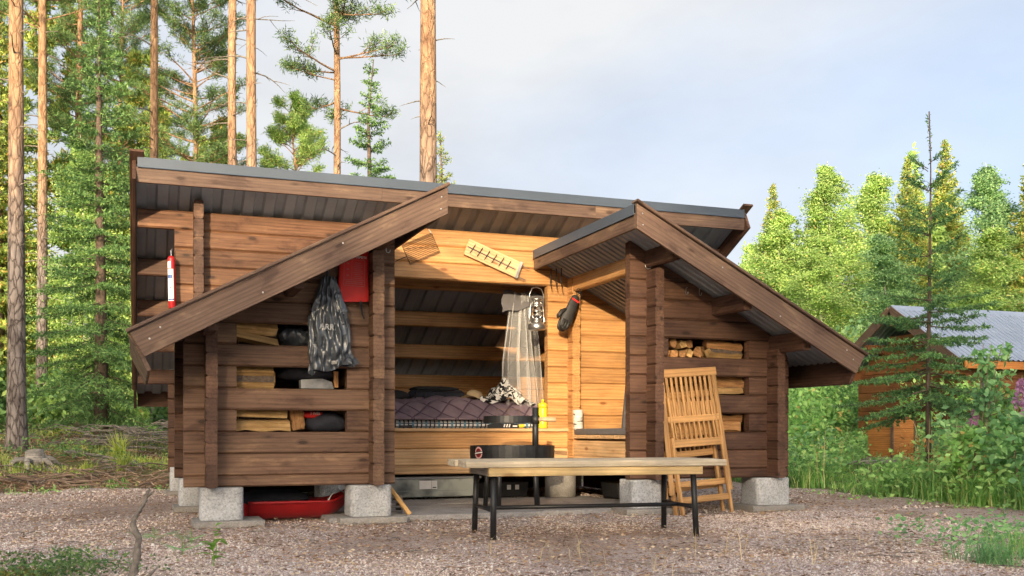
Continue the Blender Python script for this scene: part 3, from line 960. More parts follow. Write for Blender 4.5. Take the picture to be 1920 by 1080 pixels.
# wing roof edges
for sgn in (-1, 1):
    x0, x1 = 0.81, 3.10
    # face board: plumb cut at the ridge, square cut at the eave
    def zt(x): return 2.63 - 0.522 * (x - 0.81)
    e = 0.098
    poly = [(x0, zt(x0)), (x1, zt(x1)), (x1 - e, zt(x1) - 0.162), (x0, zt(x0) - 0.205)]
    xm = (x0 + x1) / 2; zm = zt(xm); a = math.atan(0.522)
    loc = []
    for x_, z_ in poly:                     # into a frame with X along the slope, so the grain follows the board
        dx, dz = (x_ - xm), z_ - zm
        loc.append((dx * math.cos(a) - dz * math.sin(a), dx * math.sin(a) + dz * math.cos(a)))
    if sgn < 0:
        loc = [(-p, q) for p, q in loc]
    o = MB().prism(loc, -0.016, 0.016).build('bargeboard', M['barge'], shelter, (sgn * xm, -0.60, zm), (0, a if sgn > 0 else -a, 0), False, 0.003)
    L = (x1 - x0) / math.cos(a)
    MB().box((0, 0, 0), (L + 0.03, 0.10, 0.024), None, 0.005).build('barge_cap', M['barge'], shelter, (sgn * (xm + 0.006), -0.592, zm + 0.018), (0, a if sgn > 0 else -a, 0))
    for xx, off in ((0.86, 0.055), (0.865, 0.145), (1.62, 0.06), (2.2, 0.15), (2.9, 0.06), (2.97, 0.105)):
        MB().lathe([(0.007, 0), (0.006, 0.003), (0.0, 0.004)], 8).build('screw', M['steel'], o, (0, 0, 0)).matrix_parent_inverse = Matrix()
        s_ = o.children[-1]
        dx, dz = xx - xm, zt(xx) - off - zm
        s_.location = ((dx * math.cos(a) - dz * math.sin(a)) * (1 if sgn > 0 else -1), -0.0165, dx * math.sin(a) + dz * math.cos(a))
        s_.rotation_euler = (R(90), 0, 0)
    # upper edge along the depth
    MB().box((0, 0, 0), (2.29, 0.03, 0.115), None, 0.004).build('fascia_board', M['barge'] if sgn < 0 else M['barge'], shelter, (sgn * 0.826, 0.575, 2.490), (0, 0, R(90)))
    f = flashing(2.29).build('flashing', M['flash'], shelter, (sgn * 0.805, -0.572 if sgn < 0 else 1.718, 2.543), (0, 0, R(90) if sgn < 0 else R(-90)))
    if sgn < 0:
        f.rotation_euler = (0, 0, R(90)); f.location = (-0.805, -0.572, 2.543)
    else:
        f.rotation_euler = (0, 0, R(-90)); f.location = (0.805, 1.718, 2.543)
    # eave board square to the slope
    MB().box((0, 0, 0), (2.29, 0.028, 0.29), None, 0.005).build('eave_board', M['barge'] if sgn < 0 else M['brown'], shelter,
        (sgn * 3.035, 0.575, zt(3.10) - 0.125), (R(26) * (-1 if sgn > 0 else 1) * -1, 0, R(90)))

# concrete feet
def rounded_block(w, d, h, r=0.055):
    mb = MB()
    pts = []
    for cx, cy, a0 in ((w / 2 - r, d / 2 - r, 0), (-w / 2 + r, d / 2 - r, 90), (-w / 2 + r, -d / 2 + r, 180), (w / 2 - r, -d / 2 + r, 270)):
        for q in range(5):
            t = R(a0 + q * 22.5)
            pts.append((cx + r * math.cos(t), cy + r * math.sin(t)))
    n = len(pts)
    vs = [(x * 1.0, y, 0.0) for x, y in pts] + [(x, y, h - 0.008) for x, y in pts] + [(x * 0.97, y * 0.97, h) for x, y in pts]
    fs = [(i, (i + 1) % n, n + (i + 1) % n, n + i) for i in range(n)] + [(n + i, n + (i + 1) % n, 2 * n + (i + 1) % n, 2 * n + i) for i in range(n)]
    fs += [tuple(range(n - 1, -1, -1)), tuple(range(2 * n, 3 * n))]
    return mb.add(vs, fs)
feet = [(-2.44, 0.075, 0.32, 'pale porous concrete block under the front left corner post of the wood-store wing', True),
        (-1.285, 0.06, 0.34, 'pale porous concrete block under the inner post of the wing hung with the black bag', False),
        (1.215, 0.08, 0.31, 'pale porous concrete block under the post beside the folding chairs', False),
        (2.515, 0.06, 0.36, 'pale porous concrete block under the outer corner beside the green bank', False),
        (-2.59, 1.79, 0.20, 'narrow concrete block farther back under the shelter side', True),
        (-2.60, 4.33, 0.20, 'small concrete block under the far rear corner of the shelter', True),
        (-1.25, 1.81, 0.34, 'shaded concrete block behind the red sled', False)]
for x_, y_, w_, lab, slab in feet:
    hh = 0.325 - 0.07 + (0.02 if y_ > 4 else 0)
    o = rounded_block(w_, 0.32, hh - 0.003).build('foundation_block', M['concrete'], None, (x_, y_ + 0.02, 0.07), (0, 0, 0), False, 0.006)
    tag(o, lab, 'block', 'concrete feet of the shelter')
    MB().box((0, 0, 0), (w_ + 0.20, 0.46, 0.055), None, 0.008).build('base_slab', M['concrete2'], o, (0.05 if slab else 0, 0.0, -0.029))
o = MB().lathe([(0.165, 0), (0.165, 0.235), (0.160, 0.243)], 28).build('concrete_pier', M['concrete2'], None, (1.17, 1.86, 0.062), (0, 0, 0), True)
tag(o, 'round cast concrete pier under the bed front beside the storage bin gap', 'pier')
# paving between the wings
px = [-1.62, -0.97, -0.35, 0.28, 0.9, 1.5]
pv = empty('paving', (0, 0, 0)); tag(pv, 'worn grey paving slabs between the wings', None, None, 'structure')
for i in range(5):
    for j, (y0, y1) in enumerate(((-0.02 + i * 0.05, 0.66), (0.668, 1.30), (1.308, 1.95))):
        w_ = px[i + 1] - px[i] - 0.008
        MB().box((0, 0, 0), (w_, y1 - y0, 0.05), None, 0.006).build('slab', M['paver'], pv, ((px[i] + px[i + 1]) / 2, (y0 + y1) / 2, 0.035 + rnd.uniform(-0.004, 0.004)), (R(rnd.uniform(-0.4, 0.4)), R(rnd.uniform(-0.4, 0.4)), 0))

# ------------------------------------------------------------------ things on and in the shelter
def text_mesh(txt, size, name, mat, parent, loc, rot, bold=0.0, extrude=0.0005):
    cu = bpy.data.curves.new('txt', 'FONT')
    cu.body = txt; cu.size = size; cu.extrude = extrude; cu.offset = bold
    cu.align_x = 'CENTER'; cu.align_y = 'CENTER'; cu.resolution_u = 3
    t = bpy.data.objects.new('txt', cu); COL.objects.link(t)
    dg = bpy.context.evaluated_depsgraph_get()
    me = bpy.data.meshes.new_from_object(t.evaluated_get(dg))
    bpy.data.objects.remove(t)
    me.materials.clear(); me.materials.append(mat)
    o = bpy.data.objects.new(name, me); COL.objects.link(o)
    o.parent = parent; o.location = loc; o.rotation_euler = rot
    return o

def smoothmod(o, lv=2):
    md = o.modifiers.new('subdiv', 'SUBSURF'); md.levels = lv; md.render_levels = lv
    for p in o.data.polygons: p.use_smooth = True
    return o

def grid_surface(fn, nu, nv, closed_u=False):
    vs = [fn(i / (nu - (0 if closed_u else 1)), j / (nv - 1)) for j in range(nv) for i in range(nu)]
    fs = []
    for j in range(nv - 1):
        for i in range(nu if closed_u else nu - 1):
            fs.append((j * nu + i, j * nu + (i + 1) % nu, (j + 1) * nu + (i + 1) % nu, (j + 1) * nu + i))
    return MB().add(vs, fs)

def lump(name, mat, parent, loc, size, seed, amp=0.18, rot=(0, 0, 0), nu=26, nv=14, flat=0.0, freq=1.0):
    """A soft stuffed shape: an ellipsoid with folds and a flattened underside."""
    q = random.Random(seed)
    ph = [q.uniform(0, 6.28) for _ in range(8)]
    def fn(u, v):
        th = 2 * math.pi * u; fi = -math.pi / 2 + math.pi * v
        k = 1 + amp * (math.sin(3 * freq * th + ph[0] + 2 * fi) * 0.45 + math.sin(5 * freq * th + ph[1]) * math.cos(3 * fi + ph[2]) * 0.4 + math.sin(9 * freq * th + ph[3] + 4 * fi) * 0.22)
        cx = math.copysign(abs(math.cos(th)) ** 0.75, math.cos(th)); sx_ = math.copysign(abs(math.sin(th)) ** 0.75, math.sin(th))
        z = math.sin(fi)
        return (size[0] / 2 * cx * math.cos(fi) ** 0.7 * k if math.cos(fi) > 1e-6 else 0, size[1] / 2 * sx_ * max(math.cos(fi), 0) ** 0.7 * k, size[2] / 2 * (max(z, -0.85 + flat) * (1 + 0.3 * (k - 1))))
    return grid_surface(fn, nu, nv, True).build(name, mat, parent, loc, rot, True)

# --- red fire-blanket pouch
fb = empty('fire_blanket', (-1.43, -0.035, 1.79), (0, R(1.5), 0), 'red fire blanket pouch with printed instructions hung by the inner post', 'fire blanket')
def pouch(u, v):
    a = 2 * math.pi * u
    w, h = 0.118, 0.43
    x = w * math.copysign(min(1, abs(math.cos(a)) * 1.25) , math.cos(a)) * (1.06 - 0.10 * v)
    y = -0.022 * math.sin(a) * (1.0 - 0.45 * abs(2 * v - 0.9)) - 0.006 * math.sin(9 * v + 3 * u)
    z = h * v + (0.012 * math.cos(a) if v < 0.02 else 0)
    return (x, y, z)
grid_surface(pouch, 28, 14, True).build('pouch', M['redcloth'], fb, (0, 0, 0), (0, 0, 0), True)
pan = empty('print_panel', (0, -0.0275, 0.255)); bpy.data.objects.remove(pan)
def strip(parent, x, z, w, h, mat=None, name='print_line', y=-0.0262):
    return MB().box((0, 0, 0), (w, 0.0012, h)).build(name, mat or M['palered'], parent, (x, y, z))
for x_, z_, w_, h_ in ((0, 0.125, 0.165, 0.003), (0, 0.335, 0.165, 0.003), (-0.082, 0.23, 0.003, 0.21), (0.082, 0.23, 0.003, 0.21), (0, 0.172, 0.165, 0.003), (-0.02, 0.252, 0.002, 0.158)):
    strip(fb, x_, z_, w_, h_)
for i in range(9):
    strip(fb, 0.03 + 0.004 * math.sin(i * 2.1), 0.185 + i * 0.0155, 0.075 - 0.012 * (i % 3), 0.004)
for z_ in (0.142, 0.157):
    strip(fb, 0.0, z_, 0.14, 0.005)
for z_ in (0.30, 0.255, 0.205):
    strip(fb, -0.052, z_, 0.018, 0.014, M['palered'], 'pictogram')
text_mesh('SAMMUTUSPEITE', 0.026, 'lettering', M['white'], fb, (0, -0.0272, 0.355), (R(90), 0, 0), 0.0004)
MB().tube([(0.06, -0.01, 0.01), (0.063, -0.03, -0.05), (0.072, -0.03, -0.10), (0.088, -0.028, -0.135)], [0.010, 0.009, 0.008, 0.007], 6).build('strap', M['blackcloth'], fb)
MB().box((0, 0, 0), (0.025, 0.004, 0.09)).build('hanging_loop', M['blackcloth'], fb, (0.0, 0.0, 0.46))

# --- black rubbish bag with pale lettering
tb = empty('rubbish_bag', (-1.62, -0.09, 1.25), (0, R(1.0), 0), 'shiny black plastic bag with pale lettering hanging over the wood slots', 'plastic bag')
def bagfn(u, v):
    a = 2 * math.pi * u
    w = 0.165 - 0.02 * v if v < 0.55 else 0.154 - (v - 0.55) / 0.45 * 0.108
    wr = 1 + 0.06 * math.sin(5 * a + 9 * v) + 0.05 * math.sin(8 * a - 13 * v + 1) + (0.10 * math.sin(14 * a + 2) if v > 0.62 else 0.05 * math.sin(11 * a + 3 * v))
    d = (0.052 if v < 0.6 else 0.052 - 0.03 * (v - 0.6)) * (0.35 + 0.65 * min(1, v * 6))
    cr = 0.010 * math.sin(9 * a + 11 * v + 2 * math.sin(7 * v)) * math.sin(13 * v + 3 * a) + 0.006 * math.sin(17 * a - 12 * v)
    d += cr * (1.7 if v < 0.62 else 0.9)
    x = w * math.cos(a) * wr - 0.03 * v + (0.05 * max(0, 0.12 - v) / 0.12 * (1 if math.cos(a) > 0.6 else 0))
    y = -d * math.sin(a) * wr
    z = 0.72 * v + 0.045 * math.cos(a) * (1 - min(1, v * 5)) + 0.02 * math.sin(3 * a) * (1 - min(1, v * 6))
    return (x, y, z)
bo = grid_surface(bagfn, 150, 120, True).build('bag_film', M['bag'], tb, (0, 0, 0), (0, 0, 0), True)
text_mesh('ARR', 0.062, 'lettering', M['pinkgrey'], tb, (-0.045, -0.070, 0.318), (R(90), R(3), 0), 0.0015)
MB().box((0, 0, 0), (0.045, 0.0015, 0.028)).build('label_patch', M['concrete2'], tb, (0.02, -0.050, 0.045), (R(8), R(-10), 0))
MB().tube([(-0.03, 0.0, 0.70), (-0.035, 0.02, 0.76), (-0.03, 0.05, 0.80)], 0.012, 6).build('knot', M['bag'], tb)

# --- fire extinguisher on the side of the main wall
fe = empty('fire_extinguisher', (-2.752, 1.655, 1.875), (0, R(-1.2), 0), 'slim red fire extinguisher stick with white label on the shelter corner', 'fire extinguisher')
MB().lathe([(0.030, 0), (0.033, 0.006), (0.033, 0.45), (0.028, 0.468), (0.014, 0.478)], 18).build('tube', M['red'], fe, (0, 0, 0), (0, 0, 0), True)
def arc_label(z0, z1, a0, a1, r=0.0338):
    n = 8
    vs = []
    for i in range(n + 1):
        a = R(a0 + (a1 - a0) * i / n)
        vs += [(r * math.cos(a), r * math.sin(a), z0), (r * math.cos(a), r * math.sin(a), z1)]
    return MB().add(vs, [(2 * i, 2 * i + 2, 2 * i + 3, 2 * i + 1) for i in range(n)])
arc_label(0.065, 0.355, -165, -65).build('label', M['white'], fe)
arc_label(0.362, 0.425, -165, -105).build('label', M['white'], fe)
arc_label(0.27, 0.305, -155, -80, 0.0344).build('blue_mark', M['blue'], fe)
arc_label(0.072, 0.086, -150, -66, 0.0344).build('blue_mark', M['blue'], fe)
MB().box((0, 0, 0), (0.008, 0.002, 0.016)).build('pictogram', M['blackcloth'], fe, (-0.012, -0.033, 0.185))
MB().tube([(0, 0.0, 0.475), (0, 0.01, 0.53), (0.01, 0.02, 0.545), (0.012, 0.03, 0.535)], 0.004, 6).build('hook', M['steel'], fe)

# --- hooks
def hook(name, loc, rot, s, label, mat='steel'):
    o = MB().tube([(0, 0.01, 0.11 * s), (0, -0.008, 0.10 * s), (0, -0.012, 0.03 * s), (0.008 * s, -0.014, 0.006 * s), (0.03 * s, -0.02, 0.0), (0.05 * s, -0.022, 0.012 * s), (0.056 * s, -0.022, 0.04 * s)], 0.0042 * (0.7 + 0.3 * s), 6).build(name, M[mat], None, loc, rot, True)
    return tag(o, label, 'hook', 'steel hooks under the wing roof')
hook('wall_hook', (1.245, -0.055, 2.20), (0, 0, R(180)), 1.0, 'large steel hook on the right wing corner post under the roof peak')
hook('wall_hook', (1.615, -0.02, 1.985), (0, 0, R(-70)), 0.65, 'small steel hook on the right wing wall, nearer the corner post')
hook('wall_hook', (1.755, -0.02, 1.985), (0, 0, R(-70)), 0.65, 'small steel hook on the right wing wall, farther from the corner post')
hook('wall_hook', (-1.165, -0.03, 2.20), (0, 0, R(20)), 0.6, 'small pale hook high on the inner post beside the red pouch')

# --- wire grill grate hanging on the header
gg = empty('grill_grate', (-0.40, 1.712, 2.577), (0, R(-25), 0), 'rusty wire grill grate hung askew on the golden header', 'grill grate')
fr = MB(); hw, hh_ = 0.168, 0.100
fr.tube([(-hw, 0, -hh_), (hw, 0, -hh_), (hw, 0, hh_), (-hw, 0, hh_), (-hw, 0, -hh_)], 0.0042, 6)
fr.build('frame', M['iron'], gg)
for i in range(11):
    z_ = -hh_ + (i + 0.5) * 2 * hh_ / 11
    MB().tube([(-hw, -0.002, z_), (hw, -0.002, z_)], 0.0026, 5).build('wire', M['iron'], gg)
MB().tube([(-hw, -0.005, 0.06), (0.10, -0.006, -0.02), (hw, -0.005, -0.045)], 0.003, 5).build('cross_wire', M['iron'], gg)
MB().tube([(-hw, 0, -0.02), (-0.24, -0.004, -0.018), (-0.30, -0.004, -0.022)], [0.006, 0.006, 0.005], 6).build('handle', M['iron'], gg)
MB().tube([(hw, 0.0, hh_ - 0.01), (hw - 0.01, 0.004, hh_ + 0.045)], 0.004, 5).build('hanger', M['steel'], gg)

# --- smoking board with steel pins
sb = empty('skewer_board', (0.355, 1.705, 2.520), (0, R(20.5), 0), 'pale wooden fish-roasting board with a steel rod and cross pins', 'roasting board')
MB().box((0, 0, 0), (0.60, 0.024, 0.172), None, 0.004).build('board', M['fresh'], sb)
MB().tube([(-0.295, -0.018, 0.0), (0.26, -0.018, -0.012)], 0.0065, 6).build('rod', M['steel'], sb)
for i in range(6):
    x_ = -0.235 + i * 0.082
    MB().tube([(x_ + 0.012, -0.022, 0.052), (x_ - 0.012, -0.022, -0.052)], 0.0048, 5).build('pin', M['black'], sb)
MB().box((0, 0, 0), (0.030, 0.034, 0.185), None, 0.004).build('clamp', M['steel'], sb, (0.298, -0.002, 0))
for z_ in (-0.07, 0.055):
    MB().tube([(0.31, -0.02, z_), (0.36, -0.024, z_ - 0.004), (0.40, -0.024, z_ - 0.002)], 0.005, 6).build('prong', M['steel'], sb)

# --- cords and mitts under the right wing
for i, (x_, y_) in enumerate(((0.955, 1.60), (0.995, 1.55), (1.03, 1.50))):
    o = MB().tube([(x_, y_, 2.43), (x_ + 0.006, y_ + 0.02, 2.36), (x_ + 0.012, y_ + 0.04, 2.29), (x_ + 0.026, y_ + 0.04, 2.235)], 0.0055, 6).build('cord', M['blackcloth'], None, (0, 0, 0), (0, 0, 0), True)
    tag(o, ('black cord loop nearest the fascia end of the right wing roof', 'middle black cord loop under the right wing roof end', 'black cord loop nearest the hung mitts')[i], 'cord', 'black cords under the right wing roof')
def mitt(name, loc, rot, label, stripe):
    e = empty(name, loc, rot, label, 'mitt', 'black leather fire mitts')
    pts = [(0.035, 0.0), (0.052, -0.06), (0.056, -0.14), (0.062, -0.20), (0.070, -0.27), (0.066, -0.33), (0.052, -0.375), (0.02, -0.395)]
    vs, fs = [], []
    n = 14
    for w_, z_ in pts:
        for j in range(n):
            a = 2 * math.pi * j / n
            vs.append((w_ * math.cos(a) * (1 + 0.05 * math.sin(3 * a + z_ * 30)), 0.026 * math.sin(a) * (1 + 0.2 * math.sin(z_ * 22)), z_))
    for i in range(len(pts) - 1):
        for j in range(n):
            fs.append((i * n + j, i * n + (j + 1) % n, (i + 1) * n + (j + 1) % n, (i + 1) * n + j))
    fs += [tuple(range(n)), tuple(range((len(pts) - 1) * n, len(pts) * n))]
    o = MB().add(vs, fs).build('palm', M['leather'], e, (0, 0, 0), (0, 0, 0), True)
    smoothmod(o, 1)
    MB().tube([(-0.05, 0, -0.19), (-0.085, -0.005, -0.23), (-0.098, -0.008, -0.275), (-0.088, -0.008, -0.30)], [0.02, 0.024, 0.022, 0.010], 10).build('thumb', M['leather'], e, (0, 0, 0), (0, 0, 0), True)
    for q in (-0.03, -0.002, 0.026):
        MB().tube([(q, -0.020, -0.29), (q + 0.002, -0.020, -0.345), (q, -0.012, -0.385)], [0.014, 0.016, 0.009], 8).build('finger', M['leather'], e, (0, 0, 0), (0, 0, 0), True)
    if stripe:
        MB().box((0, 0, 0), (0.085, 0.003, 0.017)).build('red_tag', M['redcloth'], e, (0.0, -0.026, -0.065), (0, R(6), 0))
    MB().tube([(0.0, 0, -0.01), (-0.025, 0.0, 0.035), (-0.015, 0.0, 0.07), (0.015, 0, 0.068), (0.022, 0, 0.03), (0.004, 0, -0.005)], 0.004, 5).build('loop', M['blackcloth'], e)
    return e
mitt('fire_mitt', (1.185, 1.46, 2.155), (0, R(24), 0), 'black leather mitt with a red tag hanging from the golden beam', True)
mitt('fire_mitt', (1.225, 1.53, 2.13), (R(6), R(30), R(8)), 'black leather mitt behind the one with the red tag', False)

# --- storm lantern
la = empty('lantern', (0.815, 1.645, 1.80), (0, 0, R(15)), 'bright steel storm lantern hanging from the header', 'lantern')
MB().lathe([(0.085, 0), (0.092, 0.008), (0.090, 0.055), (0.070, 0.072), (0.048, 0.078), (0.048, 0.098), (0.055, 0.10), (0.052, 0.118), (0.038, 0.12)], 26).build('fuel_tank', M['steel'], la, (0, 0, 0), (0, 0, 0), True)
MB().lathe([(0.034, 0.118), (0.052, 0.15), (0.055, 0.18), (0.048, 0.215), (0.038, 0.238)], 20).build('glass_globe', M['glass'], la, (0, 0, 0), (0, 0, 0), True)
MB().lathe([(0.018, 0.115), (0.020, 0.15), (0.008, 0.156)], 10).build('burner', M['steel'], la, (0, 0, 0), (0, 0, 0), True)
MB().lathe([(0.045, 0.236), (0.050, 0.244), (0.038, 0.256), (0.038, 0.302), (0.060, 0.312), (0.052, 0.322), (0.020, 0.332)], 20).build('chimney', M['steel'], la, (0, 0, 0), (0, 0, 0), True)
for sx_ in (-1, 1):
    MB().tube([(sx_ * 0.075, 0, 0.06), (sx_ * 0.098, 0, 0.10), (sx_ * 0.088, 0, 0.15), (sx_ * 0.084, 0, 0.21), (sx_ * 0.072, 0, 0.27), (sx_ * 0.038, 0, 0.29)], 0.0085, 8).build('side_tube', M['steel'], la, (0, 0, 0), (0, 0, 0), True)
wg = MB()
for z_ in (0.15, 0.19):
    wg.tube([(0.066 * math.cos(a), 0.066 * math.sin(a), z_) for a in [i * math.pi / 10 for i in range(21)]], 0.0028, 5)
wg.tube([(-0.062, -0.02, 0.14), (0.0, -0.064, 0.18), (0.062, -0.02, 0.21)], 0.0028, 5); wg.tube([(0.062, -0.02, 0.14), (0.0, -0.064, 0.18), (-0.062, -0.02, 0.21)], 0.0028, 5)
wg.build('globe_guard', M['steel'], la, (0, 0, 0), (0, 0, 0), True)
MB().tube([(-0.086, 0, 0.24), (-0.092, 0, 0.36), (-0.060, 0, 0.425), (0, 0, 0.44), (0.060, 0, 0.425), (0.092, 0, 0.36), (0.086, 0, 0.24)], 0.0045, 6).build('bail', M['steel'], la, (0, 0, 0), (0, 0, 0), True)

# --- mosquito net
ne = empty('mosquito_net', (0.80, 2.10, 1.0), (0, 0, 0), 'white gauze mosquito net gathered over the bed behind the lantern', 'mosquito net')
def netfn(u, v):
    t = 1 - v
    x0, x1 = -0.10 - 0.13 * t ** 0.8 + 0.16 * max(0, t - 0.6), 0.17 + 0.17 * t
    x = x0 + (x1 - x0) * u + 0.02 * math.sin(u * 23 + t * 2)
    y = 0.05 * math.sin(u * 31 + 1.5 * t) * (0.5 + t) + 0.16 * t * math.sin(math.pi * u) * -0.4 + 0.10 * t
    return (x, y, 0.02 + 1.22 * v)
grid_surface(netfn, 90, 30).build('gauze', M['net'], ne, (0, 0, 0), (0, 0, 0), True)
def netfn2(u, v):
    x, y, z = netfn(u, v)
    return (x * 0.9 + 0.02 + 0.015 * math.sin(u * 40), y + 0.13 + 0.03 * math.sin(u * 37), z)
for u_ in (0.03, 0.16, 0.31, 0.36, 0.52, 0.71, 0.9):
    MB().tube([tuple(Vector(netfn(u_ + 0.10 * (1 - v) * (u_ - 0.2), v)) + Vector((0, -0.015, 0))) for v in [i / 12 for i in range(13)]], 0.0055, 5).build('gathered_fold', M['net'], ne, (0, 0, 0), (0, 0, 0), True)
def band(u, v):
    return (-0.21 + 0.47 * u + 0.01 * math.sin(9 * v), -0.03 + 0.015 * math.sin(u * 9 + v * 4), 1.12 + 0.13 * v - 0.10 * (1 - u) * (1 - v) + 0.012 * math.sin(u * 12))
bd = grid_surface(band, 30, 6).build('top_band', M['greycloth'], ne, (0, 0, 0), (0, 0, 0), True)

# ------------------------------------------------------------------ the bed
bed = empty('bed_platform', (0, 0, 0), (0, 0, 0), 'pine sleeping platform behind the golden front boards', 'bed')
for i in range(10):
    y0 = 1.80 + i * 0.235
    MB().box((0, 0, 0), (4.8, 0.23, 0.03), None, 0.004).build('platform_board', M['fresh'], bed, (0, y0 + 0.115, 0.770))
MB().box((0, 0, 0), (2.42, 0.10, 0.034), None, 0.006).build('front_trim', M['fresh'], bed, (0.0, YF + 0.03, 0.769))
def mattress(u, v):
    a = 2 * math.pi * v
    return (0, 0, 0)
mt = MB().box((0, 0, 0), (2.1, 1.9, 0.085), None, 0.025).build('mattress', M['plaid'], None, (-0.18, 2.80, 0.831))
tag(mt, 'thin blue and white plaid mattress edge under the quilt', 'mattress')
def quiltz(x, y):
    t = min(1, max(0, (y - 1.80) / 0.40)); t = t * t * (3 - 2 * t)
    s_ = min(1, max(0, (y - 1.80) / 0.06))
    a, b_ = math.sin(math.pi * (x / 0.23 + y / 0.30)), math.sin(math.pi * (x / 0.23 - y / 0.30))
    q = min(abs(a), abs(b_)) ** 0.55
    return 0.872 + 0.15 * t + 0.05 * min(1, max(0, (y - 2.1) / 0.5)) + 0.030 * q * s_ + 0.018 * math.sin(x * 2.2 + 1) * t + 0.012 * math.sin(x * 7 + y * 3) * s_ - 0.02 * max(0, x - 0.4)
def quilt(u, v):
    x, y = -1.24 + 2.24 * u, 1.785 + 1.95 * v
    return (x, y, quiltz(x, y))
qo = grid_surface(quilt, 190, 110).build('quilt', M['quilt'], None, (0, 0, 0), (0, 0, 0), True)
md = qo.modifiers.new('thick', 'SOLIDIFY'); md.thickness = 0.02; md.offset = -1
tag(qo, 'mauve diamond-stitched quilt spread over the bed', 'quilt')

bp = empty('backpack', (0.03, 2.72, 1.075), (0, 0, R(4)), 'long black backpack lying at the back of the mauve quilt', 'backpack')
lump('body', M['navy'], bp, (0, 0, 0.07), (0.66, 0.30, 0.20), 4, 0.10)
lump('lid', M['blackcloth'], bp, (-0.02, -0.02, 0.145), (0.56, 0.26, 0.06), 8, 0.10)
for sx_, q in ((-0.22, 0.06), (-0.12, 0.05)):
    MB().tube([(sx_, -0.10, 0.15), (sx_ - 0.06, -0.18, 0.08), (sx_ - 0.02 - q, -0.20, 0.0), (sx_ + 0.04, -0.2, -0.01)], 0.010, 6).build('strap', M['blackcloth'], bp, (0, 0, 0), (0, 0, 0), True)
MB().tube([(-0.28, -0.13, 0.115), (0.0, -0.155, 0.12), (0.28, -0.13, 0.115)], 0.004, 5).build('zip', M['leather'], bp, (0, 0, 0), (0, 0, 0), True)
o = lump('dark_jacket', M['blackcloth'], None, (-0.58, 2.72, 1.13), (0.62, 0.30, 0.17), 12, 0.22)
tag(o, 'crumpled black jacket beside the backpack, half hidden by the post', 'jacket')
hat = empty('sun_hat', (0.335, 2.25, 1.075), (R(-14), R(8), R(10)), 'khaki cloth sun hat lying on the quilt', 'hat')
def hatfn(u, v):
    a = 2 * math.pi * u
    if v < 0.35:
        r_ = 0.15 - 0.05 * v / 0.35; z = 0.015 + 0.02 * math.sin(2 * a + 1) * (1 - v / 0.35)
    else:
        t = (v - 0.35) / 0.65; r_ = 0.10 * math.cos(t * math.pi / 2) ** 0.6 + 1e-4; z = 0.02 + 0.10 * math.sin(t * math.pi / 2)
    w_ = 1 + 0.05 * math.sin(5 * a + v * 6)
    return (r_ * math.cos(a) * w_, r_ * math.sin(a) * w_ * 0.8, z)
grid_surface(hatfn, 28, 14, True).build('brim_and_crown', M['khaki'], hat, (0, 0, 0), (0, 0, 0), True)
MB().tube([(-0.02, 0, 0.118), (-0.03, 0, 0.15), (-0.015, 0, 0.118)], 0.006, 6).build('loop', M['khaki'], hat)
def blanket(u, v):
    x, y = -0.30 + 0.60 * u, -0.16 + 0.36 * v
    h = 0.21 * math.exp(-((x + 0.02) / 0.19) ** 2 - ((y - 0.04) / 0.16) ** 2) + 0.05 * math.sin(u * 9 + v * 5) * math.sin(v * 3.14) + 0.03 * math.sin(u * 17 - v * 11) * (1 - abs(2 * u - 1))
    return (x, y, max(0.004, h) + 0.015 * math.sin(u * 26))
bl = grid_surface(blanket, 44, 30).build('patterned_blanket', M['print'], None, (0.675, 2.22, 1.06), (R(6), 0, R(-4)), True)
tag(bl, 'crumpled black and white patterned blanket on the quilt', 'blanket')

bt = empty('water_bottle', (0.928, 1.76, 0.787), (0, 0, 0), 'yellow sports bottle standing on the bed edge', 'bottle')
MB().lathe([(0.044, 0), (0.048, 0.008), (0.048, 0.06), (0.045, 0.075), (0.048, 0.09), (0.048, 0.205), (0.046, 0.212)], 22).build('bottle_body', M['yellow'], bt, (0, 0, 0), (0, 0, 0), True)
MB().lathe([(0.050, 0.212), (0.050, 0.245), (0.040, 0.262), (0.020, 0.272)], 22).build('cap', M['yellow'], bt, (0, 0, 0), (0, 0, 0), True)
MB().lathe([(0.012, 0.270), (0.014, 0.285), (0.017, 0.288), (0.015, 0.304)], 14).build('spout', M['yellow'], bt, (0, 0, 0), (0, 0, 0), True)
MB().lathe([(0.0484, 0.098), (0.0484, 0.102)], 22).build('ring', M['black'], bt)
ax = empty('hand_saw', (0.52, 1.765, 0.787), (0, 0, 0), 'black sheath with white stripes and a yellow tip on the bed edge', 'saw')
MB().prism([(-0.20, 0.0), (0.14, 0.0), (0.145, 0.02), (0.12, 0.048), (-0.14, 0.05), (-0.20, 0.035)], -0.012, 0.012).build('sheath', M['black'], ax, (0, 0, 0), (0, 0, 0), False, 0.004)
for i in range(3):
    MB().box((0, 0, 0), (0.013, 0.0015, 0.034)).build('white_stripe', M['white'], ax, (-0.02 + i * 0.028, -0.0130, 0.027), (0, R(18), 0))
MB().box((0, 0, 0), (0.05, 0.0015, 0.014)).build('white_print', M['white'], ax, (0.095, -0.0130, 0.022))
MB().tube([(0.14, 0, 0.02), (0.18, 0, 0.024), (0.20, 0, 0.028)], [0.016, 0.02, 0.016], 8).build('yellow_tip', M['yellow'], ax)
tl = empty('torch', (-0.54, 1.758, 0.803), (0, R(90), 0), 'small black torch lying on the bed edge by the dark post', 'torch')
MB().lathe([(0.010, -0.07), (0.012, -0.06), (0.012, 0.02), (0.018, 0.035), (0.018, 0.06)], 14).build('barrel', M['black'], tl, (0, 0, 0), (0, 0, 0), True)
MB().lathe([(0.0165, 0.0595), (0.0165, 0.0612)], 14).build('lens', M['steel'], tl)

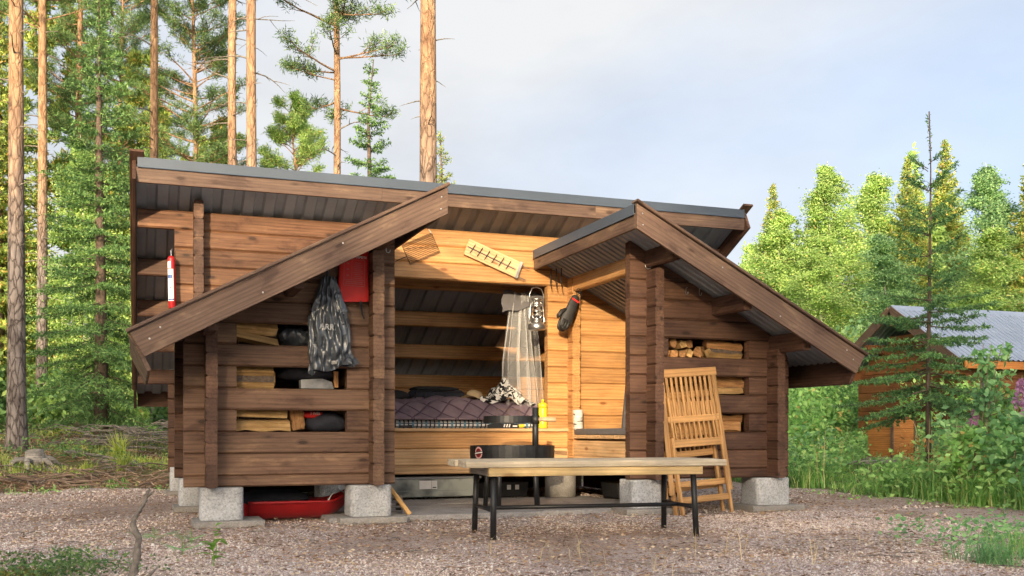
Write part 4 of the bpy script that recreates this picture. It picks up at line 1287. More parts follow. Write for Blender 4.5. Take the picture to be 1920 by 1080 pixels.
# --- seat in the right wing
cu = MB().box((0, 0, 0), (1.06, 1.28, 0.065), None, 0.02).build('seat_mat', M['greycloth'], None, (1.75, 1.02, 0.751), (0, 0, 0), True, 0.01)
tag(cu, 'flat dark grey foam mat on the seat of the right wing', 'mat')
cu = MB().box((0, 0, 0), (0.50, 0.05, 0.52), None, 0.015).build('back_cushion', M['greycloth'], None, (1.475, 0.44, 1.03), (R(13), 0, R(-3)), True, 0.012)
tag(cu, 'grey cushion leaning upright behind the corner post', 'cushion')
bi = MB().lathe([(0.050, 0), (0.053, 0.004), (0.050, 0.10), (0.052, 0.20), (0.048, 0.204)], 18).build('birch_log', M['birchbark'], None, (1.262, 1.60, 0.776), (R(2), R(-2), 0), True)
tag(bi, 'short white birch log standing on the grey seat mat', 'log')

# ------------------------------------------------------------------ fire pit with swing grate
fp = empty('fire_pit', (0.17, 0.62, 0.06), (0, 0, R(-20.15)), 'black steel drum fire pit with swing grate and red roundel', 'fire pit')
MB().lathe([(0.30, 0.44), (0.385, 0.442), (0.388, 0.565), (0.376, 0.565), (0.372, 0.46), (0.30, 0.455)], 40).build('bowl', M['black'], fp, (0, 0, 0), (0, 0, 0), False)
for a in (-115, -40, 35, 150):
    ca, sa = math.cos(R(a)), math.sin(R(a))
    MB().tube([(0.26 * ca, 0.26 * sa, 0.452), (0.29 * ca, 0.29 * sa, 0.0)], 0.022, 10).build('leg', M['black'], fp, (0, 0, 0), (0, 0, 0), True)
MB().tube([(0.205, -0.30, 0.45), (0.205, -0.30, 0.905)], 0.028, 12).build('post', M['black'], fp, (0, 0, 0), (0, 0, 0), True)
MB().tube([(0.205, -0.30, 0.76), (0.205, -0.30, 0.835)], 0.036, 12).build('sleeve', M['black'], fp, (0, 0, 0), (0, 0, 0), True)
gr = MB().lathe([(0.225, 0.0), (0.228, 0.0), (0.228, 0.060), (0.222, 0.060), (0.222, 0.006)], 36).build('grate_ring', M['black'], fp, (-0.03, -0.22, 0.770), (0, 0, 0), False)
for i in range(13):
    x_ = -0.20 + i * 0.40 / 12
    w_ = math.sqrt(max(0.0, 0.222 ** 2 - x_ ** 2))
    MB().tube([(x_, -w_, 0.012), (x_, w_, 0.012)], 0.004, 5).build('bar', M['black'], gr)
for x_ in (-0.115, -0.005):
    MB().tube([(x_, -0.03, 0.06), (x_, -0.03, 0.122), (x_ + 0.10, -0.03, 0.122), (x_ + 0.10, -0.03, 0.06)], 0.0035, 5).build('lifting_loop', M['iron'], gr)
MB().tube([(0.235, -0.31, 0.80), (0.30, -0.32, 0.80), (0.385, -0.33, 0.798)], [0.018, 0.021, 0.019], 12).build('handle', M['handle'], fp, (0, 0, 0), (0, 0, 0), True)
em = empty('emblem', (0, 0, 0)); bpy.data.objects.remove(em)
def on_drum(ang, z, r=0.3892):
    return (r * math.cos(R(ang)), r * math.sin(R(ang)), z)
eo = MB()
ea = -141
vs = []; nseg = 28
for i in range(nseg):
    a = 2 * math.pi * i / nseg
    for rr in (0.054, 0.040):
        vs.append(on_drum(ea + math.degrees(rr * math.cos(a) / 0.389), 0.502 + rr * math.sin(a), 0.3893))
fs = [(2 * i, 2 * ((i + 1) % nseg), 2 * ((i + 1) % nseg) + 1, 2 * i + 1) for i in range(nseg)]
MB().add(vs, fs).build('emblem_ring', M['pinkish'], fp)
vs = [on_drum(ea + math.degrees(0.041 * math.cos(2 * math.pi * i / nseg) / 0.389), 0.502 + 0.041 * math.sin(2 * math.pi * i / nseg), 0.3888) for i in range(nseg)]
MB().add(vs, [tuple(range(nseg))]).build('emblem_disc', M['darkred'], fp)
for dz, hz, mt_, rr in ((0, 0.021, 'black', 0.3897), (0.0, 0.010, 'white', 0.3901)):
    vs = []
    for i in range(7):
        da = (-0.055 + 0.11 * i / 6)
        for z_ in (-hz / 2, hz / 2):
            vs.append(on_drum(ea + math.degrees(da / 0.389), 0.502 + z_ + da * 0.12, rr))
    MB().add(vs, [(2 * i, 2 * i + 2, 2 * i + 3, 2 * i + 1) for i in range(6)]).build('emblem_bar', M[mt_], fp)
for i in range(3):
    MB().lathe([(0.008, 0), (0.006, 0.005)], 8).build('rivet', M['black'], fp, on_drum(-55, 0.475 + i * 0.028, 0.388), (R(90), 0, R(35)))

# ------------------------------------------------------------------ bench table on pipe legs
be = empty('bench_table', (-0.028, -1.417, 0.0), (0, 0, R(-5.27)), 'long plank bench table on black pipe legs in front of the shelter', 'bench')
for i in range(4):
    MB().box((0, 0, 0), (1.90 if i else 1.90, 0.158, 0.045), None, 0.006).build('plank', M['bench'], be, (0.01 + (0.0, 0.012, -0.008, 0.004)[i], -0.255 + i * 0.166, 0.530 + (0, 0.001, -0.001, 0)[i]), (0, 0, 0))
for y_ in (-0.30, 0.27):
    MB().box((0, 0, 0), (1.56, 0.04, 0.058), None, 0.004).build('apron', M['apron'], be, (0.0, y_, 0.4775))
for x_ in (-0.76, 0.76):
    MB().box((0, 0, 0), (0.53, 0.038, 0.056), None, 0.004).build('end_rail', M['greywood'], be, (x_, -0.015, 0.4775), (0, 0, R(90)))
LEGX, LEGY = 0.745, 0.29
for sx_ in (-1, 1):
    for sy_ in (-1, 1):
        MB().tube([(sx_ * (LEGX - 0.012), sy_ * (LEGY - 0.035), 0.506), (sx_ * LEGX, sy_ * LEGY, -0.01)], 0.021, 10).build('leg', M['black'], be, (0, 0, 0), (0, 0, 0), True)
    MB().tube([(sx_ * (LEGX - 0.007), -LEGY + 0.018, 0.215), (sx_ * (LEGX - 0.007), LEGY - 0.018, 0.215)], 0.015, 8).build('end_stretcher', M['black'], be, (0, 0, 0), (0, 0, 0), True)
MB().tube([(-LEGX + 0.01, 0, 0.215), (LEGX - 0.01, 0, 0.215)], 0.015, 8).build('stretcher', M['black'], be, (0, 0, 0), (0, 0, 0), True)

# ------------------------------------------------------------------ folding chairs
def chair(loc, rot, label):
    e = empty('folding_chair', loc, rot, label, 'folding chair', 'folded garden chairs')
    def bar(name, p, q, w, t, mat='teak'):
        p, q = Vector(p), Vector(q)
        d = q - p; L = d.length
        rot_ = d.to_track_quat('X', 'Z').to_euler()
        return MB().box((0, 0, 0), (L, t, w), None, min(w, t) * 0.16).build(name, M[mat], e, tuple((p + q) / 2), rot_)
    W = 0.29
    # back frame: top rail, slats, middle rail
    bar('top_rail', (-W, 0, 1.285), (W, 0, 1.285), 0.075, 0.030)
    bar('middle_rail', (-W + 0.03, -0.004, 0.865), (W - 0.03, -0.004, 0.865), 0.06, 0.026)
    for s_ in (-1, 1):
        bar('back_stile', (s_ * (W - 0.025), 0.002, 1.262), (s_ * (W + 0.005), 0.012, 0.20), 0.045, 0.026)
    for i in range(10):
        x_ = -0.218 + i * 0.0485
        bar('back_slat', (x_, 0.0, 1.25), (x_, 0.0, 0.89), 0.024, 0.014)
    # seat folded flat behind the back
    bar('seat_rail', (-W + 0.045, -0.018, 0.648), (W - 0.045, -0.018, 0.648), 0.07, 0.026)
    for i in range(9):
        x_ = -0.196 + i * 0.049
        bar('seat_slat', (x_, 0.004, 1.02), (x_, -0.012, 0.68), 0.026, 0.013)
    for s_ in (-1, 1):
        bar('seat_side', (s_ * (W - 0.065), 0.006, 1.06), (s_ * (W - 0.065), -0.016, 0.66), 0.032, 0.022)
        bar('leg', (s_ * (W - 0.04), -0.02, 0.70), (s_ * (W - 0.045), -0.045, 0.0), 0.045, 0.026)
    bar('rung', (-W + 0.02, 0.012, 0.285), (W - 0.02, 0.012, 0.285), 0.055, 0.022)
    bar('rung', (-W + 0.05, -0.04, 0.145), (W - 0.05, -0.04, 0.145), 0.055, 0.022)
    for s_ in (-1, 1):
        o = MB().lathe([(0.009, 0), (0.008, 0.004)], 10).build('bolt', M['steel'], e, (s_ * (W - 0.045), -0.034, 0.22), (R(90), 0, 0))
    return e
chair((1.685, -0.225, 0.012), (R(-7.5), R(-4.0), R(-1)), 'front folded wooden slat chair leaning against the right wing')
c2 = chair((1.665, -0.125, 0.012), (R(-6.0), R(-5.0), R(3)), 'second folded slat chair, mostly hidden behind the front one')
c2.scale = (1.0, 1.0, 0.84)

# ------------------------------------------------------------------ under the floor
sl_ = empty('pulk_sled', (-1.86, 0.46, 0.03), (0, 0, 0), 'red plastic pulling sled pushed under the left wing', 'sled')
def hull(u, v):
    L, t = 0.84, u
    x = -0.36 + L * t
    nose = max(0, (t - 0.72) / 0.28)
    w_ = 0.22 * (1 - 0.75 * nose ** 2)
    lift = 0.17 * nose ** 1.8
    a = math.pi * v
    yy = -w_ * math.cos(a)
    dep = abs(math.cos(a)) ** 3
    return (x, yy, lift * 0.75 + (0.145 - 0.05 * nose) * dep + 0.012 * (1 if 0.47 < v < 0.53 else 0))
ho = grid_surface(hull, 28, 15).build('hull', M['red'], sl_, (0, 0, 0), (0, 0, 0), True)
md = ho.modifiers.new('thick', 'SOLIDIFY'); md.thickness = 0.006
for s_ in (-1, 1):
    MB().tube([tuple(Vector(hull(u / 12, 0 if s_ < 0 else 1)) + Vector((0, s_ * 0.004, 0.004))) for u in range(13)], 0.012, 6).build('rim', M['red'], sl_, (0, 0, 0), (0, 0, 0), True)
MB().tube([(0.48, 0, 0.20), (0.38, -0.1, 0.235), (0.32, -0.16, 0.20), (0.28, -0.20, 0.15)], 0.005, 6).build('tow_rope', M['white'], sl_, (0, 0, 0), (0, 0, 0), True)
MB().tube([(0.48, 0, 0.20), (0.56, -0.02, 0.16), (0.62, -0.06, 0.05)], 0.005, 6).build('tow_rope', M['white'], sl_, (0, 0, 0), (0, 0, 0), True)
o = lump('dark_tarpaulin', M['navy'], None, (-1.98, 0.5, 0.20), (0.56, 0.32, 0.14), 33, 0.16)
tag(o, 'dark folded tarpaulin heaped in the red sled', 'tarpaulin')
sbn = empty('storage_bin', (-0.22, 2.06, 0.088), (0, 0, 0), 'smoky translucent plastic storage bin under the bed front', 'storage bin')
def taper(w, d, h, t):
    vs = [(-w / 2 * t, -d / 2 * t, 0), (w / 2 * t, -d / 2 * t, 0), (w / 2 * t, d / 2 * t, 0), (-w / 2 * t, d / 2 * t, 0), (-w / 2, -d / 2, h), (w / 2, -d / 2, h), (w / 2, d / 2, h), (-w / 2, d / 2, h)]
    return MB().add(vs, [(0, 3, 2, 1), (4, 5, 6, 7), (0, 1, 5, 4), (1, 2, 6, 5), (2, 3, 7, 6), (3, 0, 4, 7)])
taper(0.95, 0.45, 0.185, 0.95).build('tub', M['binmat'], sbn, (0, 0, 0), (0, 0, 0), False, 0.012)
MB().box((0, 0, 0), (0.98, 0.48, 0.022), None, 0.006).build('lid', M['roofmetal'], sbn, (0, 0, 0.197))
MB().box((0, 0, 0), (0.125, 0.002, 0.085)).build('label', M['white'], sbn, (-0.10, -0.2268, 0.125), (R(-3.5), 0, 0))
MB().box((0, 0, 0), (0.058, 0.002, 0.085)).build('label', M['white'], sbn, (-0.005, -0.2268, 0.125), (R(-3.5), 0, 0))
MB().box((0, 0, 0), (0.040, 0.002, 0.010)).build('barcode', M['black'], sbn, (-0.005, -0.2288, 0.098), (R(-3.5), 0, 0))
MB().box((0, 0, 0), (0.90, 0.004, 0.003)).build('rib', M['binmat'], sbn, (0, -0.2185, 0.065))
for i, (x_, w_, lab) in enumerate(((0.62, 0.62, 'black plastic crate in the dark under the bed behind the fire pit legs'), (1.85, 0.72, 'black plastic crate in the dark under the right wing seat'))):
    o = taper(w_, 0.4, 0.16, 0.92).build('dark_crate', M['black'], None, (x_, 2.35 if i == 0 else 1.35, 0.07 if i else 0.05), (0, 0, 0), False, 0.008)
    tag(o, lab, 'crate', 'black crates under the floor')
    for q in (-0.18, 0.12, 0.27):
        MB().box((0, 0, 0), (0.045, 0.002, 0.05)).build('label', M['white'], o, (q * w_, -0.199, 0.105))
pk = MB().box((0, 0, 0), (0.34, 0.075, 0.035), None, 0.006).build('leaning_plank', M['split'], None, (-1.02, 0.16, 0.20), (0, R(53), R(-6)))
tag(pk, 'rough short plank leaning from the block onto the paving', 'plank')
cr = empty('wire_crate', (-1.035, 0.42, 0.064), (0, 0, 0), 'small grey slatted crate behind the inner concrete block', 'crate')
for z_ in (0.01, 0.05, 0.09, 0.13):
    MB().box((0, 0, 0), (0.20, 0.006, 0.018)).build('slat', M['greywood'], cr, (0, -0.10, z_))
for x_ in (-0.095, 0.095):
    MB().box((0, 0, 0), (0.012, 0.20, 0.14)).build('side', M['greywood'], cr, (x_, 0, 0.07))

# ------------------------------------------------------------------ firewood and odds and ends in the slots
def split_piece(L, w, h, seed):
    q = random.Random(seed)
    n = q.choice((4, 5, 6))
    prof = []
    for i in range(n):
        a = 2 * math.pi * i / n + q.uniform(-0.35, 0.35) + 0.6
        prof.append((w / 2 * math.cos(a) * q.uniform(0.75, 1.25), h / 2 * math.sin(a) * q.uniform(0.8, 1.2)))
    rings = 6
    vs, fs = [], []
    for r_ in range(rings):
        x = -L / 2 + L * r_ / (rings - 1)
        for y_, z_ in prof:
            vs.append((x + (q.uniform(-0.014, 0.014) if r_ in (0, rings - 1) else 0), y_ * q.uniform(0.84, 1.14), z_ * q.uniform(0.80, 1.16)))
    for r_ in range(rings - 1):
        for i in range(n):
            fs.append((r_ * n + i, r_ * n + (i + 1) % n, (r_ + 1) * n + (i + 1) % n, (r_ + 1) * n + i))
    fs += [tuple(range(n - 1, -1, -1)), tuple(range((rings - 1) * n, rings * n))]
    return MB().add(vs, fs)
slotname = {2: 'lowest', 4: 'middle', 6: 'top'}
q = random.Random(5)
def wood_at(x, y, z, L, w, h, rot, label, group, mat='split'):
    mb = split_piece(L, w, h, q.randint(0, 9999))
    o = mb.build('firewood', M[mat], None, (x, y, z), rot)
    if q.random() < 0.65:                   # a strip of bark left on one side
        n_ = len(mb.v) // 6
        i0 = q.randrange(n_)
        vs = []
        for r_ in range(6):
            for i_ in (i0, (i0 + 1) % n_):
                vx, vy, vz = mb.v[r_ * n_ + i_]
                vs.append((vx * 0.97, vy * 1.07, vz * 1.07))
        MB().add(vs, [(2 * r_, 2 * r_ + 1, 2 * r_ + 3, 2 * r_ + 2) for r_ in range(5)]).build('bark', M['bark'], o)
    return tag(o, label, 'firewood', group)
# left wing: a stack lying lengthwise at the outer side of the slots
for k in (2, 4, 6):
    z0 = zc(k)
    L = {2: 0.42, 4: 0.30, 6: 0.33}[k]
    grp = 'firewood in the left wing'
    lab = ['%s split yellow firewood in the ' % w0 + slotname[k] + ' slot of the left wing' for w0 in ('lower front piece of', 'upper front piece of', 'rear piece of')]
    tilt = 11 if k == 6 else 0
    wood_at(-2.33 + L / 2, 0.15, z0 + 0.055, L, 0.12, 0.105, (0, R(tilt), 0), lab[0], grp)
    wood_at(-2.32 + L * 0.46, 0.16, z0 + 0.14, L * 0.97, 0.12, 0.09, (R(10), R(tilt * 0.5 + q.uniform(-2, 3)), 0), lab[1], grp)
    wood_at(-2.31 + L / 2, 0.27, z0 + 0.09, L, 0.12, 0.14, (R(20), 0, R(q.uniform(-3, 3))), lab[2], grp)
wood_at(-2.28 + 0.44, 0.16, zc(2) + 0.10, 0.16, 0.08, 0.12, (0, R(84), 0), 'dark short firewood end standing at the right of the lowest left slot stack', 'firewood in the left wing', 'splitred')
# right wing: long pieces at the outer side, sawn ends at the inner side
for k in (2, 4, 6):
    z0 = zc(k)
    grp = 'firewood in the right wing'
    lab = ['%s long split firewood in the ' % w0 + slotname[k] + ' slot of the right wing' for w0 in ('lower piece of', 'upper piece of', 'rear piece of')]
    for i in range(3):
        wood_at(2.10 + q.uniform(-0.015, 0.015), 0.145 + 0.11 * (i == 2), z0 + (0.05, 0.13, 0.09)[i], 0.36, 0.12, (0.10, 0.085, 0.13)[i], (R(q.uniform(0, 60)), R(q.uniform(-5, 5)), R(q.uniform(-3, 3))), lab[i], grp, 'splitred' if q.random() < 0.5 else 'split')
    lab2 = 'firewood stacked end-on in the %s slot of the right wing' % slotname[k]
    for i in range(8):
        xx = 1.475 + (i % 4) * 0.088 + q.uniform(-0.012, 0.012)
        wood_at(xx, 0.30, z0 + (0.04 if i < 4 else 0.125) + q.uniform(-0.01, 0.01), 0.36 + q.uniform(-0.03, 0.03), 0.085, 0.085, (R(q.uniform(0, 90)), 0, R(90 + q.uniform(-4, 4))), lab2, grp, 'splitred' if q.random() < 0.6 else 'split')
    wood_at(1.87, 0.22, z0 + 0.055, 0.20, 0.11, 0.10, (R(30), 0, R(60)), 'short firewood chunk mid-way along the %s slot of the right wing' % slotname[k], grp, 'splitred')
# the rest of the left slots
o = lump('black_sack', M['bag'], None, (-1.80, 0.26, zc(6) + 0.085), (0.44, 0.30, 0.20), 21, 0.2)
tag(o, 'dark shiny sack stuffed in the top slot of the left wing', 'sack')
o = lump('blue_tarp', M['navy'], None, (-1.73, 0.28, zc(4) + 0.14), (0.52, 0.3, 0.14), 22, 0.15)
tag(o, 'dark blue tarpaulin in the middle slot of the left wing', 'tarpaulin')
o = MB().prism([(-0.14, 0), (0.13, 0), (0.11, 0.06), (0.03, 0.085), (-0.14, 0.075)], -0.06, 0.06).build('metal_tin', M['tin'], None, (-1.68, 0.17, zc(4) + 0.004), (0, 0, 0), False, 0.006)
tag(o, 'dull metal tin in the middle slot of the left wing', 'tin')
o = MB().box((0, 0, 0), (0.13, 0.04, 0.035), None, 0.005).build('wood_offcut', M['splitred'], None, (-1.535, 0.14, zc(4) + 0.085), (0, R(90), 0))
tag(o, 'upright orange wood offcut in the middle slot of the left wing', 'wood offcut')
o = lump('dark_bag', M['navy'], None, (-1.60, 0.25, zc(2) + 0.075), (0.34, 0.28, 0.17), 24, 0.2)
tag(o, 'dark blue crumpled bag in the lowest slot of the left wing', 'bag')
rp = lump('red_packet', M['redcloth'], None, (-1.72, 0.22, zc(2) + 0.135), (0.24, 0.14, 0.06), 25, 0.12)
tag(rp, 'red packet with white print in the lowest slot of the left wing', 'packet')
text_mesh('F IVES', 0.03, 'lettering', M['white'], rp, (0.02, -0.072, 0.012), (R(80), 0, 0))

# ------------------------------------------------------------------ trees
def branch_pts(p0, az, up0, up1, L, n=7, wob=0.06, q=rnd):
    pts = [Vector(p0)]
    for i in range(1, n):
        t = i / (n - 1)
        e = up0 + (up1 - up0) * t
        a = az + q.uniform(-wob, wob)
        pts.append(pts[-1] + Vector((math.cos(a) * math.cos(e), math.sin(a) * math.cos(e), math.sin(e))) * (L / (n - 1)))
    return pts

def needles_on(segs, per_m, nl, nw, rng, spread=0.75, along=0.55, droop=0.0):
    """segs: (N,2,3) twig pieces; returns leaf-quad verts."""
    segs = np.asarray(segs, float)
    d = segs[:, 1] - segs[:, 0]
    L = np.linalg.norm(d, axis=1)
    cnt = np.maximum(1, (L * per_m).astype(int))
    idx = np.repeat(np.arange(len(segs)), cnt)
    t = rng.uniform(0, 1.02, len(idx))[:, None]
    base = segs[idx, 0] + d[idx] * t
    dn = d[idx] / (L[idx][:, None] + 1e-9)
    dirs = dn * along + rng.normal(size=(len(idx), 3)) * spread
    dirs[:, 2] -= droop
    ln = nl * rng.uniform(0.7, 1.2, len(idx))
    return leaves(base, dirs, ln, nw * rng.uniform(0.7, 1.3, len(idx)), rng)

def spruce_arrays(h, rb, seed, z0=0.4, gap=0.32, per=6, twig_gap=0.11, per_m=36, nl=0.06, nw=0.016, up_top=0.75, up_low=-0.18, top_bare=0.0, shape=0.85, trunk_r=None, twl=0.34, fill=1.0, stop=0.985, opening=0.0):
    q = random.Random(seed); rng = np.random.default_rng(seed)
    tm = MB()
    r0 = trunk_r or (0.012 * h + 0.02)
    lean = [(q.uniform(-0.01, 0.01) * h * t, q.uniform(-0.01, 0.01) * h * t) for t in (0, 0.3, 0.6, 0.85, 1.0)]
    tm.tube([(lean[i][0], lean[i][1], (-0.3 if i == 0 else h * t)) for i, t in enumerate((0, 0.3, 0.6, 0.85, 1.0))], [r0 * 1.2, r0 * 0.8, r0 * 0.5, r0 * 0.22, 0.008], 8)
    segs = []
    z = z0
    while z < h * stop:
        t = z / h
        n = per if t < 0.85 else max(3, per - 2)
        for i in range(n):
            if q.random() > fill: continue
            az = 2 * math.pi * (i + q.uniform(-0.35, 0.35)) / n + z * 2.4
            L = rb * (1 - t) ** shape * q.uniform(0.72, 1.12) + 0.06
            if t < 0.12: L *= 0.75
            u0 = up_low + (up_top - up_low) * t ** 1.6
            pts = branch_pts((0, 0, z + q.uniform(-0.08, 0.08)), az, u0 - 0.12, u0 + 0.22 - 0.25 * (1 - t), L, 6, 0.05, q)
            tm.tube(pts, [max(0.006, 0.011 * L) * (1 - 0.8 * j / 5) for j in range(6)], 4, False)
            bare = 0.12 + top_bare * t
            for j in range(5):
                if (j + 1) / 5 < bare: continue
                segs.append((pts[j], pts[j + 1]))
            m_ = max(2, int(L / twig_gap))
            for w_ in range(m_):
                tt = bare + (1 - bare) * (w_ + q.random() * 0.6) / m_
                k = min(4, int(tt * 5)); f_ = tt * 5 - k
                p = pts[k].lerp(pts[k + 1], f_)
                dr = (pts[k + 1] - pts[k]).normalized()
                sd = dr.cross(Vector((0, 0, 1)))
                if sd.length < 1e-3: sd = Vector((1, 0, 0))
                sd.normalize()
                tl = twl * L * (1 - tt * 0.72) + 0.05
                for s_ in (-1, 1):
                    dd = (dr * 0.75 + sd * s_ * q.uniform(0.6, 0.95) + Vector((0, 0, q.uniform(-0.35, 0.08)))).normalized()
                    segs.append((p, p + dd * tl * q.uniform(0.7, 1.15)))
        z += gap * q.uniform(0.8, 1.2) * (1.0 if t < 0.8 else 0.8) * (1 + opening * t)
    segs.append(((lean[3][0], lean[3][1], h * 0.87), (0, 0, h)))
    segs = [(tuple(a), tuple(b)) for a, b in segs]
    V = needles_on(segs, per_m, nl, nw, rng)
    return tm, V

def pine_arrays(h, rb, crown0, seed, r0=0.16, gap=0.42, per=4, clump=26, nl=0.13, nw=0.018, dead0=None, sub=6, bend=0.15, flat=0.35):
    q = random.Random(seed); rng = np.random.default_rng(seed)
    tm = MB()
    ts = [0, 0.04, 0.15, 0.3, 0.45, 0.6, 0.75, 0.88, 1.0]
    bx, by = q.uniform(-bend, bend), q.uniform(-bend, bend)
    def tp(z):
        t = z / h
        return Vector((bx * math.sin(t * 4), by * math.sin(t * 3.3), z))
    rad = [1.38, 1.1, 0.95, 0.86, 0.76, 0.62, 0.45, 0.26, 0.06]
    path, rr = [], []
    for i in range(len(ts) - 1):
        for j in range(3):
            t = ts[i] + (ts[i + 1] - ts[i]) * j / 3
            path.append(tp(h * t) if t > 0 else Vector((0, 0, -0.3)))
            rr.append(r0 * (rad[i] + (rad[i + 1] - rad[i]) * j / 3) * q.uniform(0.97, 1.03))
    path.append(tp(h)); rr.append(r0 * 0.05)
    tm.tube(path, rr, 16)
    dm = []
    if dead0 is not None:
        z = dead0
        while z < crown0:
            az = q.uniform(0, 6.28); L = q.uniform(0.15, 1.5) * (0.35 + 0.65 * (z - dead0) / max(0.1, crown0 - dead0))
            pts = branch_pts(tp(z), az, q.uniform(0.05, 0.5), q.uniform(-0.6, 0.2), L, 6, 0.18, q)
            db = MB(); dm.append(db)
            db.tube(pts, [0.020 * (1 - 0.85 * j / 5) * (0.5 + 0.5 * min(1, L)) for j in range(6)], 5, False)
            if L > 0.8:
                for k in (2, 3):
                    p2 = branch_pts(pts[k], az + q.choice((-0.8, 0.8)), q.uniform(-0.3, 0.3), q.uniform(-0.5, 0.1), L * 0.4, 4, 0.2, q)
                    db.tube(p2, [0.008, 0.007, 0.005, 0.003], 4, False)
            z += q.uniform(0.12, 0.45)
    cl = []
    z = crown0
    while z < h * 0.985:
        t = (z - crown0) / (h - crown0)
        prof = min(1.0, 0.55 + 1.6 * t) * (1 - t) ** 0.55
        for i in range(per):
            az = q.uniform(0, 6.28); L = rb * prof * q.uniform(0.55, 1.1) + 0.15
            pts = branch_pts(tp(z + q.uniform(-0.15, 0.15)), az, flat * q.uniform(-0.3, 1.2) + 0.5 * t, flat + 0.4 * t, L, 7, 0.16, q)
            tm.tube(pts, [(0.013 * L + 0.006) * (1 - 0.85 * j / 6) for j in range(7)], 5, False)
            for s_ in range(sub):
                tt = 0.30 + 0.70 * (s_ + q.random()) / sub
                k = min(5, int(tt * 6)); p = pts[k].lerp(pts[k + 1], tt * 6 - k)
                ll = L * 0.38 * (1.15 - tt) + 0.12
                p2 = branch_pts(p, az + q.uniform(-1.1, 1.1), q.uniform(-0.1, 0.6), 0.6, ll, 4, 0.2, q)
                tm.tube(p2, [0.010, 0.008, 0.006, 0.003], 4, False)
                cl.append(tuple(p2[-1])); cl.append(tuple(p2[2]))
                if q.random() < 0.6: cl.append(tuple(p2[1] + Vector((q.uniform(-.1, .1), q.uniform(-.1, .1), q.uniform(0, .1)))))
            cl.append(tuple(pts[-1]))
        z += gap * q.uniform(0.7, 1.3)
    cl = np.array(cl)
    idx = np.repeat(np.arange(len(cl)), clump)
    base = cl[idx] + rng.normal(0, 0.055, (len(idx), 3))
    dirs = rng.normal(size=(len(idx), 3)); dirs[:, 2] += 0.55
    V = leaves(base, dirs, nl * rng.uniform(0.7, 1.2, len(idx)), nw, rng)
    return tm, V, dm

def leafy_arrays(h, rb, seed, n_leaf=9000, ls=0.085, z0=0.25, r0=0.06, nb=34, up=0.75, shape=0.8, stems=1, clus=0.16):
    q = random.Random(seed); rng = np.random.default_rng(seed)
    tm = MB(); nodes = []
    for st in range(stems):
        ox, oy = (0, 0) if stems == 1 else (q.uniform(-0.2, 0.2) * rb, q.uniform(-0.2, 0.2) * rb)
        lx, ly = q.uniform(-0.12, 0.12) * h * (0.4 if stems == 1 else 1.2), q.uniform(-0.12, 0.12) * h * (0.4 if stems == 1 else 1.2)
        def tp(t): return Vector((ox + lx * t * t, oy + ly * t * t, h * t))
        ts = [i / 7 for i in range(8)]
        tm.tube([tp(t) if t > 0 else Vector((ox, oy, -0.2)) for t in ts], [r0 * (1.1 - 0.98 * t) for t in ts], 7)
        for i in range(nb):
            t = z0 + (0.97 - z0) * (i + q.random()) / nb
            az = q.uniform(0, 6.28)
            tt = (t - z0) / (1 - z0)
            L = rb * (0.55 + 1.4 * tt if tt < 0.22 else 0.86 * ((1 - tt) / 0.78) ** 0.85 + 0.06) * q.uniform(0.6, 1.15)
            pts = branch_pts(tp(t), az, up * q.uniform(0.5, 1.1), up * 0.2 - 0.2, L, 6, 0.15, q)
            tm.tube(pts, [max(0.004, 0.012 * L) * (1 - 0.8 * j / 5) for j in range(6)], 4, False)
            for k in range(1, 6):
                nodes.append(tuple(pts[k])); 
                if k >= 2: nodes.append(tuple(pts[k].lerp(pts[k - 1], 0.5)))
    nodes = np.array(nodes)
    idx = rng.integers(0, len(nodes), n_leaf)
    cw = clus * np.clip(1.3 - nodes[idx, 2] / h, 0.33, 1.0)
    base = nodes[idx] + rng.normal(0, 1, (n_leaf, 3)) * np.array([1, 1, 0.85]) * cw[:, None]
    dirs = rng.normal(size=(n_leaf, 3)); dirs[:, 2] -= 0.45
    V = leaves(base, dirs, ls * rng.uniform(0.65, 1.25, n_leaf), ls * 0.62, rng)
    return tm, V

def place_tree(name, arr, mats, x, y, label, cat, group=None, rotz=0.0, scale=1.0, dz=0.0):
    e = empty(name, (x, y, ghf(x, y) - 0.05 + dz), (0, 0, rotz), label, cat, group)
    if isinstance(scale, (int, float)): scale = (scale,) * 3
    e.scale = scale
    tm, V = arr[0], arr[1]
    tm.build('trunk', M[mats[0]], e, (0, 0, 0), (0, 0, 0), True)
    npobj('crown', npmesh('crown', V, quadidx(len(V)), M[mats[1]]), e)
    for db in (arr[2] if len(arr) > 2 else ()):
        db.build('dead_branch', M['deadwood'], e, (0, 0, 0), (0, 0, 0), True)
    return e

def copy_tree_at(src, x, y, label, rotz, scale, dz=0.0):
    c = copy_tree(src)
    c.location = (x, y, ghf(x, y) - 0.05 + dz); c.rotation_euler = (0, 0, rotz)
    c.scale = (scale,) * 3 if isinstance(scale, (int, float)) else scale
    c['label'] = label
    return c

PG, SG, BG = 'tall pines behind the shelter', 'spruces around the clearing', 'leafy trees around the clearing'
